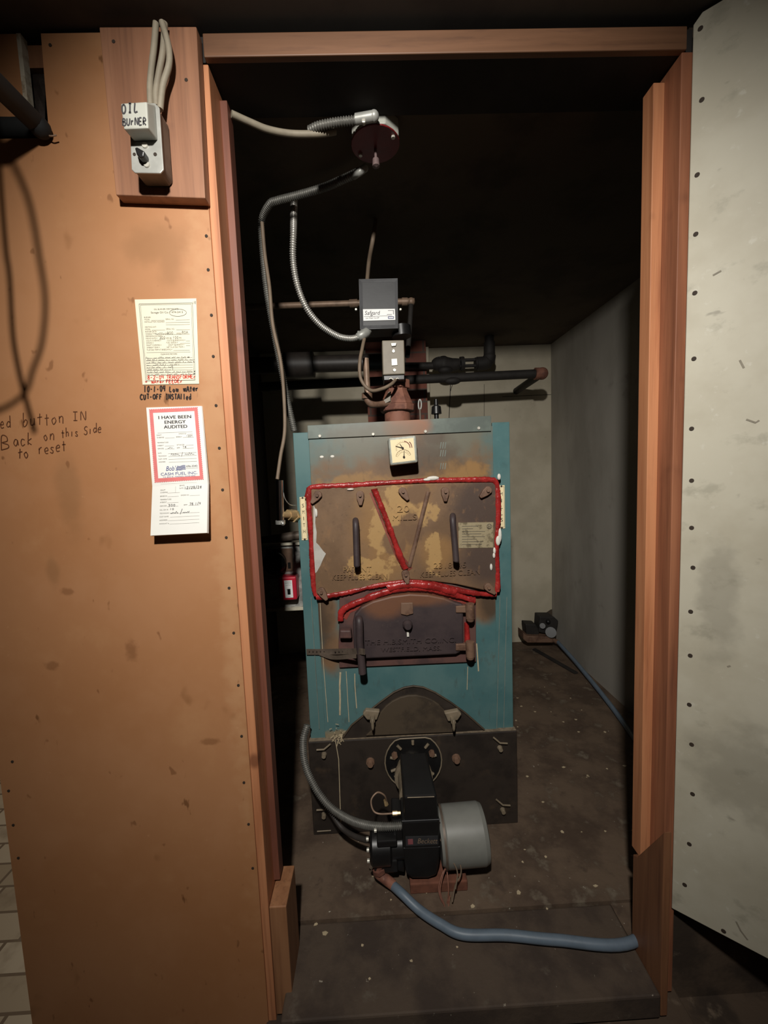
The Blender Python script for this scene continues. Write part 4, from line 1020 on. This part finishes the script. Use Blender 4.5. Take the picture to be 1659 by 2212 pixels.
wq = [Vector((rx0 + .02, GYp - .0505, rz1 - .012)), Vector((rx1 - .014, GYp - .0505, rz1 - .012)), Vector((rx0 + .022, GYp - .0505, rz0 + .01)), Vector((rx1 - .013, GYp - .0505, rz0 + .01))]
wl = MB().prism([wq[0], wq[1], wq[3], wq[2]], (0, -.001, 0)).build('label', 'white', rsw); mp = quad(*wq, lift=.0012)
tx = MB(); text(tx, 'EMERGENCY', mp, .5, .12, .1, 'c', width=.7); text(tx, 'SWITCH', mp, .5, .3, .08, 'c', width=.6); text(tx, 'BURNER', mp, .5, .56, .08, 'c', width=.5); text(tx, 'ON', mp, .5, .95, .08, 'c', width=.3)
tx.ribbon([mp(.1, .17, 1), mp(.9, .17, 1)], .001, (0, -1, 0)); tx.build('label_text', 'print', wl)
MB().box((rx0 + rx1) / 2, (rx0 + rx1) / 2 + .01, GYp - .056, GYp - .051, rz0 + .024, rz0 + .042).build('toggle', 'black', rsw)
bx0, bx1 = PY(584, 1262, GYp).x, PY(608, 1262, GYp).x
tag(MB().box(bx0, bx1, GYp - .012, GYp, PY(595, 1281, GYp).z, PY(595, 1248, GYp).z).build('blank_plate', 'guard', None, .002), 'pale blank cover plate beside the red switch box', 'plate')
tag(MB().tube(spl([PY(540, 1172, 1.52), PY(600, 1163, 1.52), PY(640, 1157, 1.52), PY(656, 1157, 1.52)], 5), .017, 12).build('flue_duct', 'boxside'), 'grey rounded duct edge lying over the galvanised panel', 'duct')
# burner power conduit beside the base
tag(armoured([PY(664, 1566, 1.10), PY(655, 1600, 1.085), PY(659, 1650, 1.07), PY(680, 1700, 1.05), PY(712, 1742, 1.03), PY(752, 1769, 1.0), PY(790, 1782, .97), PY(830, 1786, .95), PY(870, 1784, .945)], .0095).build('armoured_conduit', 'darkarmour'),
    'armoured conduit arching from the boiler base down to the oil burner', 'conduit')
tag(MB().tube(spl([PY(690, 1712, 1.08), PY(715, 1755, 1.05), PY(738, 1788, 1.03), PY(765, 1806, 1.0), PY(792, 1815, .975)], 8), .0068, 10).build('fuel_line', 'darkcable'), 'dark line curving under the conduit to the burner pump', 'fuel line')

# ================================================================== FAR CORNER
vl = thing('oil_valve', PZ(1168, 1388, 0), 'rusty black filter and valve sitting in the far right corner', 'valve')
V = 2.26
MB().prism([PY(x, y, V) for x, y in ((1166, 1332), (1196, 1332), (1207, 1342), (1203, 1362), (1190, 1372), (1164, 1366))], (0, .08, 0)).build('head', 'darkpipe', vl, .006)
MB().prism([PY(x, y, V + .01) for x, y in ((1135, 1348), (1158, 1349), (1166, 1362), (1164, 1378), (1138, 1374))], (0, .07, 0)).build('body', 'darkpipe', vl, .006)
MB().prism([PY(x, y, V - .02) for x, y in ((1130, 1366), (1140, 1374), (1196, 1376), (1196, 1389), (1140, 1389), (1131, 1382))], (0, .09, 0)).build('foot', 'rust', vl, .006)
MB().cyl(PY(1190, 1366, V - .03), PY(1190, 1366, V + .02), .03, 16).cyl(PY(1172, 1352, V - .02), PY(1172, 1352, V + .02), .016, 12).ball(PY(1184, 1343, V - .005), .014, 6).build('port', 'black', vl)
MB().cyl(PY(1190, 1380, V), PY(1206, 1388, V), .013, 10).build('hose_nut', 'rust', vl)
tag(MB().box(-.01, .30, -.012, .012, 0, .008).build('iron_bar', 'darkpipe', None, .002), 'dark flat bar lying on the floor in front of the corner valve', 'bar')
ib = bpy.data.objects['iron_bar']; a = PZ(1156, 1405, 0); b = PZ(1245, 1456, 0); ib.location = a + Vector((0, 0, .0005)); ib.rotation_euler = (0, 0, math.atan2(b.y - a.y, b.x - a.x)); ib.scale = ((b - a).length / .3, 1, 1)
tag(MB().prism([PY(x, y, BW - .004) for x, y in ((1178, 1325), (1190, 1317), (1195, 1316), (1195, 1330), (1186, 1328))], (0, .003, 0)).build('plaster_patch', 'cover'), 'crumbled hole in the plaster above the corner valve', 'plaster')
# loose flakes on the concrete
fk = MB()
for k in range(110):
    x, y = random.uniform(-.2, .9), random.uniform(.75, 1.9)
    if -.23 < x < .4 and y > 1.08: continue
    if y < .9 and x > .5: continue
    if x > .53 and y < .95: continue
    s_ = random.uniform(.002, .006); z = .0005 if y > .881 else -.0075
    fk.prism([(x + s_ * random.uniform(.6, 1.4) * math.cos(t), y + s_ * random.uniform(.4, 1.2) * math.sin(t), z + .001) for t in (0, 1.3, 2.6, 3.9, 5.1)], (0, 0, -.001))
o = tag(fk.build('plaster_flakes', 'trickle'), 'pale plaster flakes scattered over the concrete floor', 'debris'); o['kind'] = 'stuff'
tag(MB().tube(spl([PZ(1296, 2170, FLO + .012), PZ(1318, 2186, FLO + .012), PZ(1332, 2212, FLO + .012), PZ(1338, 2260, FLO + .012)], 6), .011, 10).build('loose_cable', 'black'), 'black cable end on the floor below the threshold', 'cable')

# ================================================================== LEFT WALL FITTINGS
bd0, bd1 = PY(214, 60, .72), PY(443, 428, .72)
mbd = thing('mounting_board', (-.33, .735, 1.525), 'reddish plank fixed upright on the wall behind the switch box', 'board')
MB().prism([PY(214, 58, .728), PY(424, 57, .728), PY(443, 428, .728), PY(250, 421, .728)], (0, .0215, 0)).build('plank', 'board', mbd, .0015)
for x, y in ((245, 89), (402, 172)):
    MB().lathe(PY(x, y, .7274), (0, 1, 0), [(0, 0), (0, .0028), (.002, .0028)], 10).build('nail', 'hole', mbd)
sw = thing('switch_box', PY(328, 400, .70), 'grey metal outlet box with a hand lettered switch guard on the plank', 'switch')
MB().prism([PY(x, y, .693) for x, y in ((282, 234), (290, 226), (332, 224), (342, 234), (351, 362), (344, 371), (293, 371), (286, 364))], (0, .0345, 0)).build('box', 'boxside', sw, .004)
cov = MB().prism([PY(x, y, .690) for x, y in ((278, 232), (286, 224), (334, 222), (344, 232), (353, 366), (346, 374), (291, 373), (284, 366))], (0, .003, 0)).build('cover_plate', 'alu', sw, .001)
for x, y in ((316, 354), (312, 312)):
    MB().lathe(PY(x, y, .688), (0, 1, 0), [(0, 0), (0, .0042), (.002, .005)], 12).build('screw', 'zinc', cov)
MB().lathe(PY(335, 333, .6895), (0, 1, 0), [(0, 0), (0, .0028), (.002, .0028)], 10).lathe(PY(290, 333, .6895), (0, 1, 0), [(0, 0), (0, .0025), (.002, .0025)], 10).build('screw_hole', 'hole', cov)
tg = MB().prism([PY(x, y, .676) for x, y in ((290, 318), (296, 317), (312, 326), (310, 338), (300, 340), (294, 332))], (0, .014, 0)).build('toggle', 'black', sw, .002)
gd = MB().hexa([PY(260, 224, .664), PY(317, 220, .664), PY(320, 277, .664), PY(267, 279, .664)], [PY(283, 228, .690), PY(336, 226, .690), PY(341, 304, .690), PY(290, 306, .690)]).build('switch_guard', 'guard', sw, .002)
tx = MB(); mp = pix(.664, .0006)
pen(tx, 'OIL', mp, 263, 245, 20, 8.5, 13.5, .0022, tilt=.06, jit=.15); pen(tx, 'BUrNER', mp, 265, 271, 15, 7, 8.8, .0018, tilt=.04, jit=.2)
tx.build('lettering', 'print_dark', gd)
for i, (pts, lab_) in enumerate(((((337, 50), (333, 100), (327, 150), (324, 190), (325, 228)), 'leftmost grey cable feeding the switch box from the ceiling'),
                                (((356, 50), (352, 110), (343, 160), (337, 200), (338, 230)), 'middle grey cable feeding the switch box from the ceiling'),
                                (((350, 48), (364, 100), (365, 140), (352, 185), (346, 236)), 'right bowed cable feeding the switch box from the ceiling'))):
    dd = (.716, .718, .708)[i]
    tag(MB().tube(spl([PY(x, y, dd) for x, y in pts], 8), .0048, 10).build('switch_cable', 'greycable'), lab_, 'cable', 'cables above the switch box')
# certificate
ct = [(291, 647), (424, 644.5), (430, 829), (308, 831)]
Yc = WY - .0012
ce = thing('certificate', PY(365, 830, Yc), 'yellowed certificate sheet with red handwriting pinned on the bronze wall', 'paper')
mp = quad(*[PY(*ct[i], Yc) for i in (0, 1, 3, 2)], lift=.0003)
MB().prism([mp(0, 0), mp(1, 0), mp(1, 1), mp(0, 1)], (0, .0006, 0)).build('sheet', 'paper', ce)
bdm = MB()
for k, w in ((0, .0007), (.02, .0005)):
    a = ((.065 + k, .052 + k * .7), (.935 - k, .052 + k * .7), (.935 - k, .955), (.065 + k, .955))
    for i in range(4): bdm.ribbon([mp(*a[i], 1), mp(*a[(i + 1) % 4], 1)], w, (0, -1, 0))
T = lambda t, u, v, w, s=.024, al='l', mb=bdm: text(mb, t, mp, u, v, s, al, width=w)
LN = lambda u0, u1, v, mb=bdm, m_=None: mb.ribbon([(m_ or mp)(u0, v, 1), (m_ or mp)(u1, v, 1)], .0004, (0, -1, 0))
T('BURNER:', .13, .217, .11); T('MODEL', .13, .243, .09); LN(.24, .46, .246); T('SERIAL NO.', .48, .243, .14); LN(.65, .88, .246)
T('INSTALLATION ADDRESS', .13, .27, .33); LN(.48, .88, .275); LN(.48, .88, .3)
T('HEATING UNIT:', .13, .33, .19); T('MODEL', .13, .357, .09); LN(.24, .46, .36); T('SERIAL NO.', .48, .357, .14); LN(.65, .88, .36)
T('BURNER DATA:', .13, .383, .19); T('NOZZLE TYPE', .13, .41, .18); T('GPH', .455, .41, .06); T('ANGLE', .65, .41, .08); LN(.32, .87, .413)
T('PERFORMANCE DATA:', .13, .437, .28); T('FIRING RATE =', .13, .463, .19); T('GPH @', .47, .463, .09); T('PSI', .69, .463, .04); LN(.35, .45, .466)
T('CO2 IN OVERFIRE =', .13, .49, .25); T('CO2 % @ BREECHING =', .48, .49, .31); LN(.8, .87, .493)
T('SMOKE =', .13, .516, .12); T('FUEL GRADE =', .47, .516, .19); LN(.7, .87, .52)
T('DRAFT OVERFIRE =', .13, .543, .25); T('DRAFT @ BREECH =', .5, .543, .27); LN(.8, .87, .546)
T('AMBIENT TEMP =', .13, .57, .22); T('NET FLUE GAS TEMP =', .47, .57, .3)
T('FLUE GAS TEMP AT BREECHING =', .13, .597, .43); LN(.58, .86, .6); LN(.12, .87, .622)
for v in np.linspace(.69, .89, 8): LN(.1, .9, v)
bdm.build('form_print', 'print', ce)
hb = MB(); T('OIL BURNER CERTIFICATE', .5, .125, .40, .022, 'c', hb); T('Savage Oil Co. - 474-2412', .51, .165, .53, .03, 'c', hb); T('CLEANING RECORD', .5, .65, .28, .022, 'c', hb); hb.build('heading_print', 'print_dark', ce)
pn = MB()
pn.ribbon([mp(a, b, 1) for a, b in arc(.69, .155, .135, 95, 400, 24)] if False else [mp(.69 + .14 * math.cos(t), .162 + .042 * math.sin(t), 1) for t in np.linspace(-2, 4.6, 30)], .0006, (0, -1, 0))
scribble(pn, mp, .3, .45, .41, .03, .0005, 10); pen(pn, '300', mp, .49, .41, .03, .03, .036, .0005); pen(pn, '80A', mp, .74, .405, .03, .03, .036, .0005)
pen(pn, '300', mp, .36, .463, .028, .028, .034, .0005); pen(pn, '100', mp, .58, .463, .028, .028, .034, .0005)
for i, v in enumerate(np.linspace(.69, .89, 8)):
    u = .1
    ends = (.85, .95, .93, .66, .56, .52, .94, .94)[i]
    while u < ends:
        w_ = random.uniform(.05, .11); scribble(pn, mp, u, min(u + w_, ends), v, .02, .0005, int(w_ * 90)); u += w_ + .025
pn.ribbon([mp(.55, .76, 1), mp(.55, .83, 1)], .0007, (0, -1, 0)); pen(pn, '1/8', mp, .94, .065, .03, .015, .018, .0004)
pn.build('handwriting', 'print_dark', ce)
rd = MB(); pen(rd, '8-2-04', mp, .1, .94, .042, .04, .05, .0012, tilt=.02); pen(rd, 'TRANSFORMEr', mp, .43, .935, .04, .04, .048, .0012, tilt=.0)
pen(rd, '+', mp, .05, .985, .034, .045, .07, .0012); pen(rd, 'WAter', mp, .16, .985, .036, .042, .048, .0012); pen(rd, 'FEEDEr', mp, .42, .985, .038, .042, .05, .0014)
o = rd.build('red_handwriting', 'redink', ce)
# audit booklet: two hanging leaves, the lower one standing off the wall
bk = thing('audit_booklet', PY(385, 1157, .73), 'white audit pad with red scalloped border hanging on the bronze wall', 'paper pad')
Y0, Y1, Y2 = WY - .003, WY - .012, WY - .024
t4 = [PY(316, 880.5, Y0), PY(435, 877, Y0), PY(329, 1051, Y1), PY(449, 1045, Y1)]
b4 = [PY(329, 1051, Y1), PY(449, 1045, Y1), PY(325, 1157, Y2), PY(447, 1151, Y2)]
mt = quad(*t4, lift=.0003); mb_ = quad(*b4, lift=.0003)
MB().hexa([mt(0, 0), mt(1, 0), mt(1, 1), mt(0, 1)], [mt(0, 0, -8), mt(1.01, 0, -8), mt(1.01, 1, -14), mt(0, 1, -14)]).build('upper_leaf', 'paper_white', bk)
MB().hexa([mb_(0, 0), mb_(1, 0), mb_(1, 1), mb_(0, 1)], [mb_(0, 0, -12), mb_(1.01, 0, -12), mb_(1.01, 1.02, -18), mb_(0.01, 1.02, -18)]).build('lower_leaf', 'paper_white', bk)
rb = MB()
o_ = ((.06, .03), (.92, .02), (.92, .935), (.06, .945)); i_ = ((.115, .068), (.865, .06), (.868, .893), (.118, .9))
for i in range(4): rb.add([mt(*o_[i], 1), mt(*o_[(i + 1) % 4], 1), mt(*i_[(i + 1) % 4], 1), mt(*i_[i], 1)], [(0, 1, 2, 3)])
for i in range(4):
    a, b = o_[i], o_[(i + 1) % 4]; n = 26 if i % 2 == 0 else 36
    for k in range(n + 1):
        u, v = a[0] + (b[0] - a[0]) * k / n, a[1] + (b[1] - a[1]) * k / n
        rb.add([mt(u + .014 * math.cos(t), v + .0105 * math.sin(t), 1.5) for t in np.linspace(0, 6.283, 8, endpoint=False)], [tuple(range(8))])
rb.build('scalloped_border', 'pinkprint', bk)
hb = MB()
for t, v, w in (('I HAVE BEEN', .15, .59), ('ENERGY', .212, .38), ('AUDITED', .272, .42)):
    for e in (0, .006): text(hb, t, mt, .5 + e, v, .058, 'c', width=w)
hb.build('title_print', 'print_dark', bk)
fm = MB(); T = lambda t, u, v, w, m_=mt, s=.02: text(fm, t, m_, u, v, s, 'l', width=w)
L2 = lambda u0, u1, v, m_=mt: fm.ribbon([m_(u0, v, 1), m_(u1, v, 1)], .0003, (0, -1, 0))
L2(.17, .8, .325); T('DRAFT', .15, .36, .09); T('SMOKE NO.', .55, .352, .14); L2(.7, .8, .355); T('OVERFIRE', .15, .39, .13); L2(.3, .47, .393); T('BREECH', .5, .39, .1); L2(.62, .82, .393)
T('TEMPERATURE', .15, .455, .2); T('AMBIENT', .15, .492, .11); L2(.28, .45, .495); T('STACK', .5, .492, .14); L2(.66, .8, .495); T('GROSS', .15, .53, .11); L2(.28, .45, .533); T('EFF', .5, .53, .05); L2(.6, .8, .533)
for t, v, w in (('DATE', .588, .06), ('TECHNICIAN', .625, .15), ('CUST. NAME', .663, .15), ('ADDRESS', .7, .12)): T(t, .15, v, w); L2(.33, .84, v + .003)
L2(.63, .85, .79)
for t, u, v, w in (('SERVICE', .49, .02, .09), ('DATE', .49, .075, .07), ('DRAFT', .15, .095, .09), ('OVERFIRE', .15, .145, .13), ('BREECH', .15, .22, .12), ('SMOKE NO.', .52, .22, .15), ('TEMPERATURE', .15, .29, .2), ('AMBIENT', .15, .345, .12), ('GROSS', .15, .42, .12), ('EFF', .58, .42, .06), ('OIL ON %', .15, .5, .15), ('TECHNICIAN', .15, .57, .17), ('CUST NAME', .15, .64, .16), ('ADDRESS', .15, .71, .14), ('ACCOUNT #', .15, .78, .17)):
    T(t, u, v, w, mb_, .034)
for u0, u1, v in ((.28, .5, .15), (.58, .85, .08), (.28, .48, .225), (.68, .86, .225), (.28, .48, .35), (.28, .48, .425), (.66, .86, .425), (.34, .86, .575), (.34, .86, .645), (.3, .86, .715), (.33, .86, .785)): L2(u0, u1, v, mb_)
fm.ribbon([mb_(.42, .02, 1), mb_(.42, .15, 1)], .0003, (0, -1, 0)); L2(.15, .8, -.04, mb_)
fm.build('form_print', 'print', bk)
bl_ = MB(); text(bl_, "Bob's", mt, .27, .81, .085, 'l', slant=.3, width=.2); text(bl_, 'CASH FUEL INC.', mt, .5, .868, .052, 'c', width=.66)
for k in range(5): bl_.ribbon([mt(.48 + .02 * j / 3 + .13 * j / 6 * .8, .755 + .012 * k + .006 * math.sin(j), 1) for j in range(7)], .0009, (0, -1, 0))
bl_.ribbon([mt(.48, .75, 1), mt(.47, .83, 1)], .0006, (0, -1, 0))
text(bl_, 'P.O. BOX 75 - MADISON, MAINE 04950', mt, .5, .895, .02, 'c', width=.58); bl_.build('shop_print', 'blueprint', bk)
hb = MB(); text(hb, '696-3040', mt, .64, .775, .036, 'l', width=.2)
pen(hb, '-004', mt, .68, .385, .02, .025, .03, .0005); scribble(hb, mt, .33, .42, .525, .015, .0005, 6); pen(hb, '78', mt, .6, .525, .02, .03, .04, .0005)
scribble(hb, mt, .38, .54, .62, .03, .0006, 9); pen(hb, '/', mt, .56, .625, .04, .04, .05, .0006); scribble(hb, mt, .63, .8, .62, .035, .0006, 10)
pen(hb, '12/28/28', mb_, .58, .085, .05, .03, .04, .0008, jit=.4); pen(hb, '300', mb_, .3, .425, .045, .035, .045, .0007); pen(hb, '78 1/4', mb_, .68, .42, .05, .03, .036, .0007)
pen(hb, '10', mb_, .33, .5, .035, .03, .04, .0007); scribble(hb, mb_, .34, .48, .57, .05, .0008, 9); pen(hb, '/', mb_, .51, .58, .08, .05, .05, .0008); scribble(hb, mb_, .56, .68, .57, .035, .0007, 9)
hb.build('pen_marks', 'print_dark', bk)
# black pipes in the notch
nt = thing('notch_pipe', PY(90, 285, .74), 'dark pipe slanting out of the notch at the top of the bronze wall', 'pipe')
MB().cyl(PY(84, 272, .74), PY(-90, 100, .60), .0155, 18).build('run', 'notchpipe', nt)
MB().ball(PY(86, 275, .735), .016, 8).build('end', 'notchpipe', nt)
tag(MB().cyl(PY(96, 278, .765), PY(-60, 276, .765), .0165, 18).build('level_pipe', 'notchpipe'), 'second dark pipe lying level inside the wall notch', 'pipe')
tag(MB().tube(spl([PY(100, 291, .742), PY(110, 294, .738), PY(122, 292, .738)], 4), .0014, 6).build('wire_end', 'copper'), 'bit of copper wire poking out at the notch corner', 'wire')
bgm = MB()
pts = [PY(x, y, .775 - .008 * random.random()) for y in (120, 150, 180, 210, 240, 275) for x in (40, 55, 70, 85, 98)]
bgm.add(pts, [(i * 5 + k, i * 5 + k + 1, i * 5 + k + 6, i * 5 + k + 5) for i in range(5) for k in range(4)])
o = tag(bgm.build('plastic_sheet', 'bag'), 'crumpled dark plastic sheet stuffed in the wall notch', 'plastic'); sm = o.modifiers.new('thick', 'SOLIDIFY'); sm.thickness = .001
# wood block on the left at the foot of the stop
tag(MB().box(-.249, -.214, .752, .84, -.058, .188).build('wood_block', 'block', None, .002), 'upright sawn timber block at the foot of the left jamb', 'wood block')
# cable hanging in front of the wall at the far left, throwing the looped shadow
def tow(x, y, t):
    s_ = PY(x, y, WY); return s_ + (LAMP - s_) * t
tag(MB().tube(spl([tow(-30, 240, .19), tow(8, 315, .19), tow(60, 430, .19), tow(85, 560, .19), tow(97, 650, .19), tow(90, 740, .19), tow(70, 800, .19), tow(52, 850, .19), tow(0, 885, .19), tow(-70, 900, .19)], 8), .0038, 10).build('hanging_cable', 'darkcable'), 'dark cable looping down at the left edge in front of the bronze wall', 'cable')
tag(MB().tube(spl([tow(-10, 250, .15), tow(2, 420, .15), tow(12, 540, .15), tow(20, 600, .15), tow(27, 720, .15), tow(38, 790, .15), tow(52, 850, .15), tow(75, 935, .15)], 8), .0036, 10).build('hanging_cable', 'darkcable'), 'straighter dark cable end hanging at the left edge of the bronze wall', 'cable')
bpy.context.view_layer.update()
